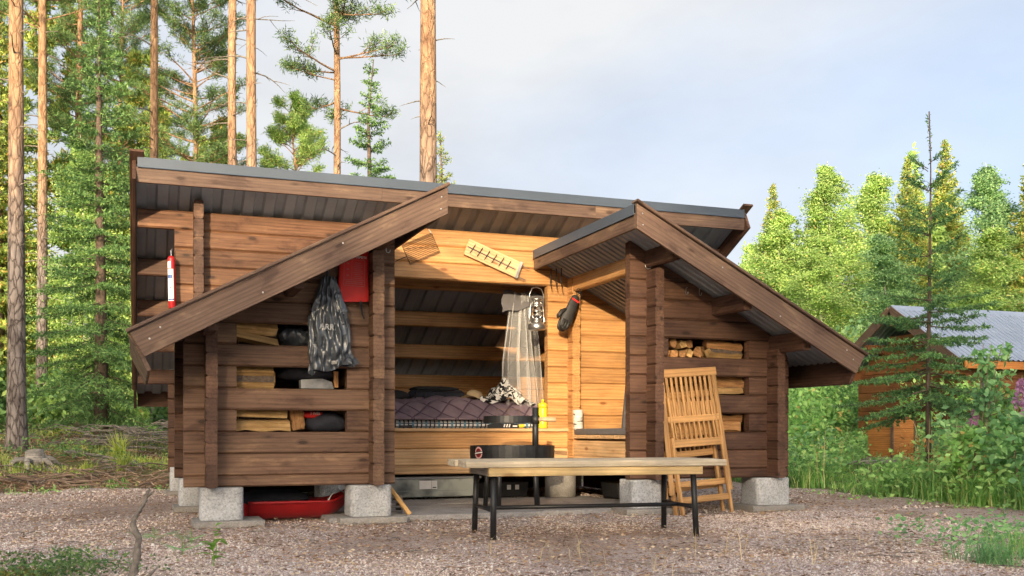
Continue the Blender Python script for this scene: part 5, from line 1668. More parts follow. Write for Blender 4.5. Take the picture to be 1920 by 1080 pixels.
# pines with bare trunks
place_tree('pine_tree', pine_arrays(19, 2.2, 10.2, 11, 0.140, dead0=3.0, bend=0.12), ('pinebark', 'pine_n'), -4.95, 10.71, 'thick pine trunk with plated bark at the edge of the clearing, leftmost', 'pine tree', PG)
place_tree('pine_tree', pine_arrays(20, 2.0, 11.5, 12, 0.145, dead0=5.0, bend=0.1), ('pinebark', 'pine_n'), 1.12, 6.9, 'broad sunlit orange pine trunk rising just behind the shelter roof', 'pine tree', PG)
place_tree('pine_tree', pine_arrays(19, 2.0, 9.6, 13, 0.105, dead0=4.0, bend=0.2), ('pinebark', 'pine_n'), -1.02, 10.83, 'greyish pine trunk, right one of the close pair behind the roof', 'pine tree', PG)
place_tree('pine_tree', pine_arrays(18, 2.0, 9.0, 14, 0.100, dead0=3.5, bend=0.25), ('pinebark', 'pine_n'), -1.12, 12.47, 'orange pine trunk with curved dead branches, left one of the close pair', 'pine tree', PG)
place_tree('pine_tree', pine_arrays(17, 2.3, 7.2, 15, 0.092, dead0=4.0, per=3, gap=0.5, flat=0.15, bend=0.15), ('pinebark', 'pine_n'), 0.84, 13.88, 'slim orange pine whose spreading needle branches hang beside the sky', 'pine tree', PG)
place_tree('pine_tree', pine_arrays(18, 2.0, 10.5, 16, 0.100, dead0=5.0, bend=0.15), ('pinebark', 'pine_n'), -2.68, 15.17, 'pale brown pine trunk rising over the high left roof corner', 'pine tree', PG)
p17 = place_tree('pine_tree', pine_arrays(19, 2.2, 9.5, 17, 0.125, dead0=4.0, bend=0.25), ('pinebark', 'pine_n'), -5.18, 18.2, 'slender sunlit pine between the thick trunk and the big spruce', 'pine tree', PG)
p18 = place_tree('pine_tree', pine_arrays(18, 2.0, 8.0, 18, 0.125, dead0=4.0, bend=0.2), ('pinebark', 'pine_n'), -4.58, 24.4, 'sunlit pine trunk half hidden behind the big spruce', 'pine tree', PG)
p19 = place_tree('pine_tree', pine_arrays(14.5, 2.0, 5.2, 19, 0.10, bend=0.3, sub=7, per=5, gap=0.36), ('pinebark', 'pine_n'), -1.63, 21.2, 'bushy crooked pine over the upper left roof edge', 'pine tree', PG)
yp = place_tree('pine_tree', pine_arrays(9.3, 1.7, 3.5, 20, 0.09, bend=0.3, sub=7, per=5, gap=0.34, nw=0.022), ('pinebark', 'birch_l'), 1.32, 22.2, 'small yellow-green pine top showing above the middle of the roof', 'pine tree', PG)
# spruces
place_tree('spruce_tree', spruce_arrays(9.0, 1.75, 31, 0.7, 0.30, 7, 0.10, 50, 0.085, 0.022, 0.6, -0.28), ('sprucebark', 'spruce_n'), -3.69, 12.34, 'big drooping green spruce at the shelter side', 'spruce tree', SG)
place_tree('spruce_tree', spruce_arrays(7.3, 1.15, 32, 0.6, 0.28, 6, 0.085, 80, 0.075, 0.022, 0.5, -0.30, 0.15), ('sprucebark', 'spruce_n'), 1.03, 10.61, 'narrow spruce with hanging twigs behind the roof beside the broad trunk', 'spruce tree', SG)
place_tree('spruce_tree', spruce_arrays(6.3, 1.45, 33, 0.5, 0.34, 6, 0.10, 70, 0.065, 0.020, 0.9, 0.15, 0.25), ('sprucebark', 'spruce_y'), 2.5, 11.1, 'young spruce top peeking over the roof right of the broad trunk', 'spruce tree', SG)
place_tree('young_spruce', spruce_arrays(4.60, 1.22, 34, 1.02, 0.075, 6, 0.08, 115, 0.050, 0.0145, 0.95, -0.30, 0.14, 0.85, 0.034, 0.24, 0.88, 0.87, 3.9), ('sprucebark', 'spruce_b'), 6.06, 1.85, 'young spruce with a long bare leader in front of the small hut', 'spruce tree', SG)
# left forest
fs1 = place_tree('spruce_tree', spruce_arrays(11.5, 2.0, 41, 0.6, 0.33, 7, 0.13, 40, 0.13, 0.040, 0.6, -0.2), ('sprucebark', 'spruce_y'), -6.4, 21.0, 'yellow-green spruce behind the slender sunlit pine', 'spruce tree', SG)
lb1 = place_tree('birch_tree', leafy_arrays(11.5, 2.6, 51, 42000, 0.105, 0.05, 0.05, 110, clus=0.34), ('birchbark', 'birch_l'), 16.14, 16.8, 'pale yellow-green birch, first of the broad birches right of the roof', 'birch tree', BG, 0.4, (0.80, 0.80, 0.63))
copy_tree_at(p19, -7.6, 26.0, 'full-crowned pine at the upper left, behind the thick trunk', 1.9, 1.12)
copy_tree_at(p19, -3.6, 30.0, 'distant full-crowned pine over the big spruce', 3.4, 1.15)
copy_tree_at(fs1, -2.6, 24.0, 'distant spruce behind the pale brown trunk', 2.2, 0.88)
copy_tree_at(lb1, -4.3, 19.5, 'sunlit birch glowing behind the big spruce', 1.1, (0.66, 0.66, 0.62))
copy_tree_at(lb1, -2.2, 18.2, 'leafy birch just left of the close pine pair', 2.6, (0.6, 0.6, 0.52))
# right tree line
lb2 = place_tree('birch_tree', leafy_arrays(10, 2.3, 52, 38000, 0.10, 0.04, 0.045, 100, clus=0.32), ('birchbark', 'birch_l'), 17.54, 17.3, 'yellow-green birch with a reddish tinge beside the broad birch', 'birch tree', BG, 0.0, (0.85, 0.85, 0.72))
lb3 = place_tree('birch_tree', leafy_arrays(9.5, 2.1, 53, 36000, 0.095, 0.04, 0.045, 100, clus=0.30), ('birchbark', 'birch_c'), 18.2, 12.83, 'cool green birch near the upper right edge', 'birch tree', BG, 0.0, (0.85, 0.85, 0.70))
rs1 = place_tree('spruce_tree', spruce_arrays(9.4, 1.8, 42, 0.4, 0.28, 8, 0.11, 46, 0.13, 0.042, 0.75, -0.1), ('sprucebark', 'spruce_y'), 15.69, 19.1, 'yellowish spruce just right of the roof end', 'spruce tree', SG, 0.0, 0.75)
copy_tree_at(rs1, 18.2, 16.0, 'sunlit spruce left of the young spruce leader', 1.3, 0.78)
copy_tree_at(rs1, 19.98, 16.4, 'tallest yellowish spruce right behind the young spruce', 2.7, 0.87)
copy_tree_at(rs1, 18.3, 11.6, 'spruce cut by the right picture edge', 4.4, 0.73)
copy_tree_at(rs1, 14.2, 20.5, 'low spruce tucked beside the roof end', 5.3, 0.58)
copy_tree_at(rs1, 16.9, 18.6, 'pointed spruce between the two broad birches', 0.4, 0.72)
copy_tree_at(lb2, 15.0, 18.2, 'rounded yellow-green birch nearest the roof end', 1.0, (0.9, 0.9, 0.62))
copy_tree_at(lb1, 21.3, 17.6, 'broad birch behind the hut roof', 5.6, (0.85, 0.85, 0.60))
copy_tree_at(rs1, 17.3, 14.6, 'narrow reddish-tipped spruce above the hut gable', 2.0, (0.62, 0.62, 0.66))
copy_tree_at(lb1, 19.3, 17.0, 'leafy birch filling the gap right of the sunlit spruce', 3.3, (0.7, 0.7, 0.55))
copy_tree_at(lb3, 15.2, 13.2, 'lower cool green birch between roof end and hut', 0.9, (0.8, 0.8, 0.50))
copy_tree_at(lb2, 13.6, 13.8, 'light green young birch above the right wing eave', 2.2, (0.75, 0.75, 0.44))
copy_tree_at(lb3, 20.9, 14.2, 'cool green birch between the tallest spruce and the picture edge', 4.0, (0.8, 0.8, 0.66))
copy_tree_at(lb2, 16.6, 11.5, 'leafy young birch above the hut ridge', 5.1, (0.8, 0.8, 0.46))

# the wood farther off, one mass
def stamp(V, x, y, s, a, sz=None):
    c, q_ = math.cos(a), math.sin(a)
    W_ = V * np.array([s, s, sz or s])
    return np.stack([W_[:, 0] * c - W_[:, 1] * q_ + x, W_[:, 0] * q_ + W_[:, 1] * c + y, W_[:, 2] + ghf(x, y)], 1)
_, FV = spruce_arrays(10, 2.0, 61, 0.2, 0.45, 7, 0.24, 12, 0.26, 0.095, 0.6, -0.15)
_, FB = leafy_arrays(9, 2.2, 62, 4600, 0.24, 0.03, 0.05, 34, clus=0.32)
_, FP, _ = pine_arrays(13, 2.1, 4.5, 63, 0.1, gap=0.55, per=4, clump=12, nl=0.27, nw=0.07, sub=6)
rng = np.random.default_rng(99); q = random.Random(99)
def mass(name, spots, mat, label, protos):
    parts = [stamp(protos[q.randrange(len(protos))], x, y, s, q.uniform(0, 6.28), s * q.uniform(0.9, 1.1)) for x, y, s in spots]
    V = np.concatenate(parts)
    o = npobj(name, npmesh(name, V, quadidx(len(V)), M[mat]))
    return tag(o, label, None, None, 'stuff')
mass('forest', [(q.uniform(-16, 0.6), q.uniform(27, 46), q.uniform(0.75, 1.2)) for _ in range(22)] + [(q.uniform(-26, -9), q.uniform(16, 34), q.uniform(0.8, 1.2)) for _ in range(12)], 'spruce_y', 'sunlit wood beyond the left trees', [FP, FP, FV])
mass('forest', [(q.uniform(-15, 1.0), q.uniform(22, 36), q.uniform(0.45, 0.8)) for _ in range(22)], 'birch_l', 'yellow-green leafy wood among the left trunks', [FB])
mass('forest', [(q.uniform(16, 36), q.uniform(15, 34), q.uniform(0.5, 0.74)) for _ in range(54)], 'birch_l', 'green leafy wood behind the right tree line', [FB, FV])
mass('forest', [(q.uniform(2, 16), q.uniform(24, 34), q.uniform(0.28, 0.42)) for _ in range(22)], 'spruce_n', 'low wood hidden behind the shelter', [FB, FV])

# a trodden strip leads up the bank to the wooden box
def trodden(x, y, w=0.6):
    ax_, ay_, bx0, by0 = 4.9, 1.7, 8.15, 4.75
    t = np.clip(((x - ax_) * (bx0 - ax_) + (y - ay_) * (by0 - ay_)) / ((bx0 - ax_) ** 2 + (by0 - ay_) ** 2), 0, 1)
    return np.hypot(x - ax_ - t * (bx0 - ax_), y - ay_ - t * (by0 - ay_)) < w
# understorey that closes the wood near the ground
def hedge(name, n, xr, yr, hr, mat, label, ls=0.16, per=420):
    rg = np.random.default_rng(n * 7 + 1)
    out = []
    for i in range(n):
        x, y, h = rg.uniform(*xr), rg.uniform(*yr), rg.uniform(*hr)
        if trodden(x, y, 1.0):
            continue
        r_ = h * rg.uniform(0.35, 0.6)
        m_ = int(per * (0.6 + 0.4 * h))
        p = rg.normal(size=(m_, 3)); p /= np.linalg.norm(p, axis=1, keepdims=True)
        p *= (rg.uniform(0.25, 1.0, (m_, 1)) ** 0.5)
        base = np.stack([x + p[:, 0] * r_, y + p[:, 1] * r_, ghf(x, y) + h * (0.48 + 0.5 * p[:, 2])], 1) + rg.normal(0, 0.06, (m_, 3))
        d = rg.normal(size=(m_, 3)); d[:, 2] += 0.1
        out.append(leaves(base, d, ls * rg.uniform(0.6, 1.3, m_), ls * 0.55, rg))
    V = np.concatenate(out)
    o = npobj(name, npmesh(name, V, quadidx(len(V)), M[mat]))
    return tag(o, label, None, None, 'stuff')
hedge('undergrowth', 60, (-18, 0.5), (15.5, 27), (0.8, 2.6), 'birch_l', 'low bushes among the left trunks')
hedge('undergrowth', 30, (-14, 0.5), (13.2, 20), (0.5, 1.6), 'spruce_n', 'small spruces and bilberry among the left trunks')
hedge('undergrowth', 60, (8.5, 26), (9.5, 19), (0.8, 2.7), 'birch_c', 'low green bushes below the right tree line')
hedge('undergrowth', 40, (5.4, 14), (4.5, 11), (0.5, 1.5), 'weed', 'leafy scrub between the shelter and the right tree line', 0.11, 520)

# the forest edge across the yard that keeps the low sun off the gravel
e_u, e_s = np.array([0.894, -0.447]), np.array([-0.447, -0.894])
sp_ = []
for row in range(3):
    u = -15.0
    while u < 18:
        d = 44.0 + row * 2.6 + q.uniform(-0.8, 0.8)
        dropz = 0.192 * d
        if u < -6.2: top = 5.0 + q.uniform(-1.4, 0.8)
        elif u < -0.5: top = 2.1 + q.uniform(-0.55, 0.25)
        elif u < 2.05: top = 0.7 + q.uniform(-0.4, 0.1)
        else: top = 8.0 + q.uniform(-1.5, 2.5)
        hgt = top + dropz
        p = e_u * u + e_s * d
        sp_.append((p[0], p[1], hgt, 1.0 if u < 2.05 else 1.6))
        u += 0.6 if u < 2.05 else 1.3
_, SH = spruce_arrays(10, 2.4, 71, 0.3, 0.55, 7, 0.30, 9, 0.30, 0.12, 0.5, -0.1, 0.0, 0.62)
parts = [stamp(SH, x, y, h_ / 10 * (0.55 if w_ < 1.2 else 0.5), q.uniform(0, 6.28), h_ / 10) for x, y, h_, w_ in sp_]
V = np.concatenate(parts)
o = npobj('forest', npmesh('forest', V, quadidx(len(V)), M['spruce_n']))
tag(o, 'spruce wood across the yard that shades the clearing', None, None, 'stuff')

# ------------------------------------------------------------------ second hut
hut = empty('small_hut', (9.46, 6.46, 0.0), (0, 0, 0), 'small reddish-brown log hut with blue-grey ribbed roof behind the young spruce', 'hut')
HZ, HS, HW = 2.96, 0.64, 1.62            # ridge height, slope, half span
for sgn in (-1, 1):
    ribbed('roof_sheet', -0.02, 6.2, 0.115, lambda u, t, h: (u, sgn * (0.03 + t * (HW - 0.03)), HZ - HS * (0.03 + t * (HW - 0.03)) + h), hut, M['hutroof'], 0.02)
    an = math.atan(HS); L = HW / math.cos(an)
    MB().box((0, 0, 0), (L, 0.03, 0.17), None, 0.004).build('bargeboard', M['barge'], hut, (-0.05, sgn * HW / 2, HZ - HS * HW / 2 - 0.075), (0, an if sgn > 0 else an, R(90) if sgn > 0 else R(-90)))
    MB().box((0, 0, 0), (6.0, 0.03, 0.13), None, 0.004).build('fascia_board', M['orange'], hut, (3.1, sgn * (HW - 0.03), HZ - HS * HW - 0.075))
MB().prism([(-0.14, HZ - 0.075), (0, HZ + 0.03), (0.14, HZ - 0.075), (0.138, HZ - 0.08), (0, HZ + 0.024), (-0.138, HZ - 0.08)], -6.2, 0.02).build('ridge_cap', M['hutroof'], hut, (0, 0, 0), (0, 0, R(90)))
for k in range(12):
    z0 = 0.45 + k * 0.17
    half = min(1.34, (HZ - 0.14 - z0 - 0.17) / HS)
    if half > 0.12:
        log(-half, half, 0.42, z0, 0.17, 'hutwood', 'y', None, None, 0.1, 'log', hut)
    if z0 < 1.9:
        log(0.37, 5.9, -1.30, z0, 0.17, 'hutwood', 'x', None, None, 0.1, 'log', hut)
        log(0.37, 5.9, 1.30, z0, 0.17, 'hutwood', 'x', None, None, 0.1, 'log', hut)
for y_, z_ in ((-1.30, 1.70), (0.0, 2.62), (1.30, 1.70), (-0.68, 2.18), (0.68, 2.18)):
    log(0.0, 0.42, y_, z_, 0.16, 'hutwood', 'x', None, None, 0.1, 'purlin', hut)

# orange box with a pale base, branch and grey planks on the bank
bx_ = empty('wooden_box', (8.06, 4.85, ghf(8.06, 4.85) - 0.02), (0, 0, R(12)), 'orange stained wooden box with a pale base on the green bank', 'box')
for i in range(4):
    MB().box((0, 0, 0), (0.50, 0.03, 0.145), None, 0.005).build('front_board', M['orange'], bx_, (0, -0.22, 0.20 + i * 0.147))
for s_ in (-1, 1):
    MB().box((0, 0, 0), (0.44, 0.03, 0.585), None, 0.005).build('side_panel', M['orange'], bx_, (s_ * 0.235, 0.01, 0.42), (0, 0, R(90)))
    MB().box((0, 0, 0), (0.03, 0.035, 0.60), None, 0.004).build('corner_post', M['barge'], bx_, (s_ * 0.262, -0.225, 0.42))
MB().box((0, 0, 0), (0.56, 0.52, 0.03), None, 0.006).build('lid', M['hutwood'], bx_, (0, 0.0, 0.735))
MB().box((0, 0, 0), (0.54, 0.50, 0.14), None, 0.006).build('base', M['bench'], bx_, (0, 0, 0.06))
def ground_tube(name, pts, r, mat, label, cat, n=7):
    P = [(x, y, ghf(x, y) + z) for x, y, z in pts]
    rr = [r * (1 - 0.7 * i / (len(P) - 1)) for i in range(len(P))]
    o = MB().tube(P, rr, n).build(name, M[mat], None, (0, 0, 0), (0, 0, 0), True)
    return tag(o, label, cat)
ground_tube('fallen_branch', [(5.55, 3.63, 0.10), (5.75, 3.56, 0.16), (5.91, 3.5, 0.20), (6.15, 3.4, 0.22), (6.4, 3.32, 0.26)], 0.022, 'deadwood', 'thin dead branch lying on the bank by the orange box', 'branch')
o = MB().box((0, 0, 0), (1.5, 0.22, 0.05), None, 0.006).build('grey_plank', M['greywood'], None, (6.45, 3.95, ghf(6.45, 3.95) + 0.10), (0, R(-2), R(-20)))
tag(o, 'weathered grey plank lying on the bank behind the dead branch', 'plank')

# ------------------------------------------------------------------ low plants
def blades(spots, hgt, wid, rg, lean=0.35, per=9, spread=0.06):
    """Grass: each blade two quads bent over."""
    spots = np.asarray(spots)
    idx = np.repeat(np.arange(len(spots)), per)
    n = len(idx)
    b = spots[idx] + np.stack([rg.normal(0, spread, n), rg.normal(0, spread, n), np.zeros(n)], 1)
    b[:, 2] = gh(b[:, 0], b[:, 1]) - 0.01
    a = rg.uniform(0, 6.28, n); h = hgt * rg.uniform(0.45, 1.15, n)
    o = np.stack([np.cos(a), np.sin(a), np.zeros(n)], 1)
    s = np.stack([-np.sin(a), np.cos(a), np.zeros(n)], 1)
    le = lean * rg.uniform(0.3, 1.5, n)
    m_ = b + o * (h * le * 0.35)[:, None] + np.array([0, 0, 1]) * (h * 0.6)[:, None]
    t = b + o * (h * le * 1.1)[:, None] + np.array([0, 0, 1]) * (h * (1 - 0.25 * le))[:, None]
    w = (wid * rg.uniform(0.7, 1.3, n))[:, None]
    V = np.stack([b - s * w * 0.5, b + s * w * 0.5, m_ + s * w * 0.45, m_ - s * w * 0.45, t + s * w * 0.06, t - s * w * 0.06], 1).reshape(-1, 3)
    base = 6 * np.arange(n)[:, None]
    F = np.concatenate([base + np.array([[0, 1, 2, 3]]), base + np.array([[3, 2, 4, 5]])], 0)
    return V, F
def scatter(n, xr, yr, ok, rg):
    x, y = rg.uniform(*xr, n), rg.uniform(*yr, n)
    k = ok(x, y)
    return np.stack([x[k], y[k], np.zeros(k.sum())], 1)
def grass_obj(name, spots, hgt, wid, mat, label, seed, lean=0.35, per=9, spread=0.06, kind='stuff', cat=None, group=None):
    rg = np.random.default_rng(seed)
    V, F = blades(spots, hgt, wid, rg, lean, per, spread)
    o = npobj(name, npmesh(name, V, F, M[mat]))
    return tag(o, label, cat, group, kind)
rg = np.random.default_rng(17)
off = lambda x, y: ~yard_mask(x, y) & ~trodden(x, y, 0.5)
nz = lambda x, y: (np.sin(x * 1.7 + y * 0.6) + np.sin(y * 2.1 - x * 0.9) + np.sin(x * 3.3 + 2 * y)) / 3
grass_obj('grass', scatter(5200, (4.2, 11), (-4.5, 9), off, rg), 0.26, 0.013, 'grass', 'green grass of the bank right of the gravel', 1, 0.5, 8)
grass_obj('grass', scatter(1500, (4.2, 6.2), (-3.5, 4), lambda x, y: off(x, y) & (nz(x, y) > -0.1), rg), 0.36, 0.012, 'grass', 'taller lush grass along the gravel edge on the right', 2, 0.55, 12, 0.05)
grass_obj('grass', scatter(2200, (-9.5, -1.5), (6.5, 15), lambda x, y: off(x, y) & (nz(x, y) > 0.0), rg), 0.17, 0.013, 'yellowgrass', 'yellow-green grass patches on the left forest floor', 3, 0.5, 9, 0.07)
grass_obj('grass', scatter(80, (-8, -2.2), (6.5, 13), off, rg), 0.5, 0.006, 'straw', 'pale dry stalks on the left forest floor', 4, 0.6, 2, 0.08)
grass_obj('grass', scatter(700, (4.3, 8.4), (1.2, 5.2), lambda x, y: ~yard_mask(x, y) & trodden(x, y, 0.6), rg), 0.12, 0.012, 'grass', 'short trodden grass on the strip up to the wooden box', 6, 0.6, 9)
grass_obj('grass', scatter(140, (4.6, 8), (-3.0, 5), off, rg), 0.85, 0.007, 'straw', 'pale dry stalks standing in the right bank', 5, 0.35, 2, 0.05)
grass_obj('grass', scatter(900, (-7.5, -2.4), (6.0, 10.5), lambda x, y: off(x, y) & (nz(x, y) > -0.2), rg), 0.11, 0.011, 'grass', 'short fresh grass on the left strip', 8, 0.7, 8, 0.08)
for i, (x, y, lab) in enumerate(((-3.35, 9.6, 'bright yellow-green grass tuft by the shelter corner, farther one'), (-3.25, 7.9, 'small bright grass tuft on the sandy strip left of the shelter'), (-3.75, 8.1, 'low bright grass tuft nearer the stump'))):
    grass_obj('grass_tuft', np.array([[x, y, 0]] * 6), (0.55, 0.30, 0.22)[i], 0.014, 'yellowgrass', lab, 30 + i, 0.45, 16, 0.05, 'thing', 'grass tuft', 'bright grass tufts')

def leaf_cloud(spots, hgt, ls, rg, per=26, spread=0.10, aspect=0.55, up=0.2):
    spots = np.asarray(spots)
    idx = np.repeat(np.arange(len(spots)), per); n = len(idx)
    hh_ = hgt * rg.uniform(0.5, 1.2, len(spots))[idx]
    b = spots[idx] + np.stack([rg.normal(0, spread, n), rg.normal(0, spread, n), np.zeros(n)], 1)
    b[:, 2] = gh(b[:, 0], b[:, 1]) + hh_ * rg.uniform(0.08, 1.0, n) ** 0.8
    d = rg.normal(size=(n, 3)); d[:, 2] = d[:, 2] * 0.45 + up
    return leaves(b, d, ls * rg.uniform(0.6, 1.3, n), ls * aspect, rg)
def cloud_obj(name, spots, hgt, ls, mat, label, seed, per=26, spread=0.10, aspect=0.55, up=0.2, kind='stuff'):
    V = leaf_cloud(spots, hgt, ls, np.random.default_rng(seed), per, spread, aspect, up)
    o = npobj(name, npmesh(name, V, quadidx(len(V)), M[mat]))
    return tag(o, label, None, None, kind)
cloud_obj('undergrowth', scatter(1500, (4.4, 9), (-3.6, 6.5), lambda x, y: off(x, y) & (nz(x, y) > -0.45), rg), 0.42, 0.07, 'weed', 'mixed herbs over the right bank', 11, 26, 0.11)
cloud_obj('undergrowth', scatter(240, (4.9, 8), (-3.6, 4.5), lambda x, y: off(x, y) & (nz(y, x) > 0.1), rg), 0.75, 0.085, 'weedb', 'bluish raspberry leaves over the right bank', 12, 40, 0.13, 0.62)
cloud_obj('undergrowth', scatter(60, (5.0, 7.5), (-2.8, 2.5), off, rg), 0.5, 0.07, 'rusty', 'withered reddish leaves in the right bank', 13, 22, 0.10)
cloud_obj('undergrowth', scatter(420, (-10, -1.2), (8.0, 16), lambda x, y: nz(x, y) < 0.25, rg), 0.28, 0.06, 'berry', 'bilberry and herbs on the left forest floor', 14, 26, 0.12)

# weeds creeping out over the gravel edge
def edge_zone(x, y):
    k = yard_mask(x, y)
    near = ~yard_mask(x + 0.4, y) | ~yard_mask(x, y + 0.4) | ~yard_mask(x - 0.35, y)
    return k & near
grass_obj('grass', scatter(1500, (-7, 4.8), (-4, 7), edge_zone, rg), 0.13, 0.009, 'grass', 'low weeds creeping over the gravel edge', 7, 0.8, 5, 0.05)
cloud_obj('undergrowth', scatter(900, (-7, 4.8), (-4, 7), edge_zone, rg), 0.07, 0.045, 'weed', 'small herbs creeping over the gravel edge', 17, 7, 0.08)
# single shrubs on the right bank
def shrub(x, y, h, r, seed, mats, label, n=900, ls=0.085, name='leafy_shrub', cat='shrub', group='shrubs on the right bank'):
    arr = leafy_arrays(h, r, seed, n, ls, 0.12, 0.012, 9, 0.9, 0.8, 5, 0.06)
    return place_tree(name, arr, mats, x, y, label, cat, group)
shrub(5.45, 0.47, 1.70, 0.55, 81, ('twig', 'weedb'), 'tall shrub with round pale leaves in front of the hut eave', 760, 0.085)
shrub(4.95, -0.65, 0.95, 0.60, 82, ('twig', 'weedb'), 'broad-leaved raspberry bush at the right picture edge', 900, 0.105)
shrub(5.15, -1.35, 0.85, 0.55, 83, ('twig', 'weed'), 'low leafy bush with reddish leaves nearest the gravel at the right edge', 800, 0.095)
shrub(4.52, -1.55, 0.62, 0.45, 87, ('twig', 'weedb'), 'spreading raspberry leaves at the gravel edge in the right margin', 800, 0.10)
shrub(4.75, -0.15, 0.80, 0.5, 88, ('twig', 'weed'), 'bright leafy bush between the young spruce and the picture edge', 900, 0.085)
shrub(5.9, 0.6, 1.10, 0.5, 84, ('twig', 'weed'), 'green bush below the pink flowers', 800, 0.085)
shrub(6.6, -0.4, 1.5, 0.7, 85, ('twig', 'birch_c'), 'leafy sapling behind the pink flowers at the right edge', 1100, 0.09)
shrub(4.85, 3.9, 0.75, 0.4, 86, ('twig', 'weed'), 'green bush beside the corner block of the right wing', 700, 0.07)

def fireweed(x, y, h, seed, label):
    q = random.Random(seed); rg_ = np.random.default_rng(seed)
    e = empty('fireweed', (x, y, ghf(x, y) - 0.02), (0, 0, q.uniform(0, 6)), label, 'flower', 'pink fireweed flowers')
    lx, ly = q.uniform(-0.08, 0.08), q.uniform(-0.08, 0.08)
    MB().tube([(lx * t * t, ly * t * t, h * t) for t in (0, 0.3, 0.6, 0.85, 1.0)], [0.007, 0.006, 0.005, 0.004, 0.002], 5).build('stem', M['weed'], e, (0, 0, 0), (0, 0, 0), True)
    n = 60
    t = rg_.uniform(0.12, 0.72, n)
    b = np.stack([lx * t * t, ly * t * t, h * t], 1)
    a = rg_.uniform(0, 6.28, n)
    d = np.stack([np.cos(a), np.sin(a), rg_.uniform(0.0, 0.5, n)], 1)
    V = leaves(b, d, 0.14 * rg_.uniform(0.7, 1.2, n), 0.024, rg_)
    npobj('leaf_whorls', npmesh('leaf_whorls', V, quadidx(len(V)), M['weed']), e)
    n = 130
    t = rg_.uniform(0.76, 0.97, n)
    w = 0.075 * (1 - (t - 0.76) / 0.30)
    a = rg_.uniform(0, 6.28, n)
    b = np.stack([lx * t * t + np.cos(a) * w * 0.6, ly * t * t + np.sin(a) * w * 0.6, h * t], 1)
    V = leaves(b, rg_.normal(size=(n, 3)), 0.042, 0.034, rg_)
    npobj('flower_spike', npmesh('flower_spike', V, quadidx(len(V)), M['pink']), e)
    return e
fireweed(5.58, 0.42, 1.32, 1, 'pink fireweed spike just right of the shrub with round leaves')
fireweed(5.42, -0.05, 1.30, 2, 'tall pink fireweed spike against the hut wall')
fireweed(5.60, -0.10, 1.34, 3, 'pink fireweed cut by the right picture edge, upper one')
fireweed(5.36, -0.24, 1.10, 4, 'broad pink fireweed head below the upper ones at the right edge')
fireweed(5.40, 0.49, 0.98, 5, 'low pink fireweed deep in the green bank')

# left side: stump, brushwood, root, foreground stick and plants
st = empty('old_stump', (-4.48, 8.37, ghf(-4.48, 8.37) - 0.03), (0, 0, 0), 'weathered grey stump root at the foot of the leftmost pine', 'stump')
MB().tube([(0, 0, 0), (0.02, 0, 0.15), (0.0, 0.03, 0.30)], [0.20, 0.15, 0.13], 12).build('stump_body', M['greywood'], st, (0, 0, 0), (0, 0, 0), True)
for i in range(6):
    a = i * 1.05 + 0.2
    MB().tube([(0.08 * math.cos(a), 0.08 * math.sin(a), 0.20 - 0.02 * i), (0.25 * math.cos(a), 0.25 * math.sin(a), 0.16), (0.42 * math.cos(a + 0.2), 0.42 * math.sin(a + 0.2), 0.02)], [0.06, 0.045, 0.02], 7).build('root', M['greywood'], st, (0, 0, 0), (0, 0, 0), True)
def brush(name, cx, cy, rx, ry, n, hmax, seed, label, mat='deadwood'):
    q = random.Random(seed); mb = MB()
    for i in range(n):
        x, y = cx + q.gauss(0, rx), cy + q.gauss(0, ry)
        a = q.uniform(0, 6.28); L = q.uniform(0.3, 1.1)
        z = ghf(x, y) + q.uniform(0.01, hmax)
        mb.tube([(x, y, z), (x + L * 0.5 * math.cos(a), y + L * 0.5 * math.sin(a), z + q.uniform(-0.05, 0.10)), (x + L * math.cos(a + 0.2), y + L * math.sin(a + 0.2), z + q.uniform(-0.12, 0.08))], [0.011, 0.008, 0.004], 4, False)
    o = mb.build(name, M[mat], None)
    return tag(o, label, None, None, 'stuff')
brush('brushwood', -2.95, 11.0, 0.75, 0.5, 260, 0.42, 3, 'heap of dry brown brushwood beside the shelter')
brush('brushwood', -4.9, 6.9, 1.3, 0.5, 150, 0.10, 4, 'reddish twigs and root litter along the left edge of the gravel', 'twig')
brush('brushwood', -3.3, 8.4, 0.9, 0.6, 40, 0.07, 5, 'loose grey twigs left of the shelter')
ground_tube('grey_root', [(-4.1, 9.3, 0.08), (-3.6, 9.0, 0.10), (-3.0, 8.7, 0.12), (-2.75, 8.6, 0.10)], 0.03, 'greywood', 'long grey fallen branch on the sandy strip behind the stump', 'branch')
sk = empty('dead_stick', (-3.07, -2.9, 0.0), (0, 0, 0), 'gnarled upright dead stick in the left foreground', 'stick')
sq = random.Random(12)
ctrl = [(0.0, -0.03, 0.030), (0.0, 0.06, 0.027), (0.022, 0.14, 0.025), (0.028, 0.235, 0.023), (0.004, 0.285, 0.021), (0.008, 0.33, 0.017), (0.04, 0.38, 0.013), (0.062, 0.43, 0.011), (0.072, 0.46, 0.009), (0.080, 0.49, 0.004)]
pth, rad_ = [], []
for (a_, b0) in zip(ctrl[:-1], ctrl[1:]):
    for t_ in (0, 0.25, 0.5, 0.75):
        pth.append((a_[0] + (b0[0] - a_[0]) * t_ + sq.uniform(-0.004, 0.004), sq.uniform(-0.005, 0.005), a_[1] + (b0[1] - a_[1]) * t_))
        rad_.append((a_[2] + (b0[2] - a_[2]) * t_) * sq.uniform(0.82, 1.2) * 0.74)
MB().tube(pth, rad_, 11).build('stem', M['deadwood'], sk, (0, 0, 0), (0, 0, 0), True)
MB().tube([(0.065, 0, 0.435), (0.085, -0.005, 0.452), (0.098, -0.008, 0.462)], [0.009, 0.007, 0.003], 6).build('fork', M['deadwood'], sk, (0, 0, 0), (0, 0, 0), True)
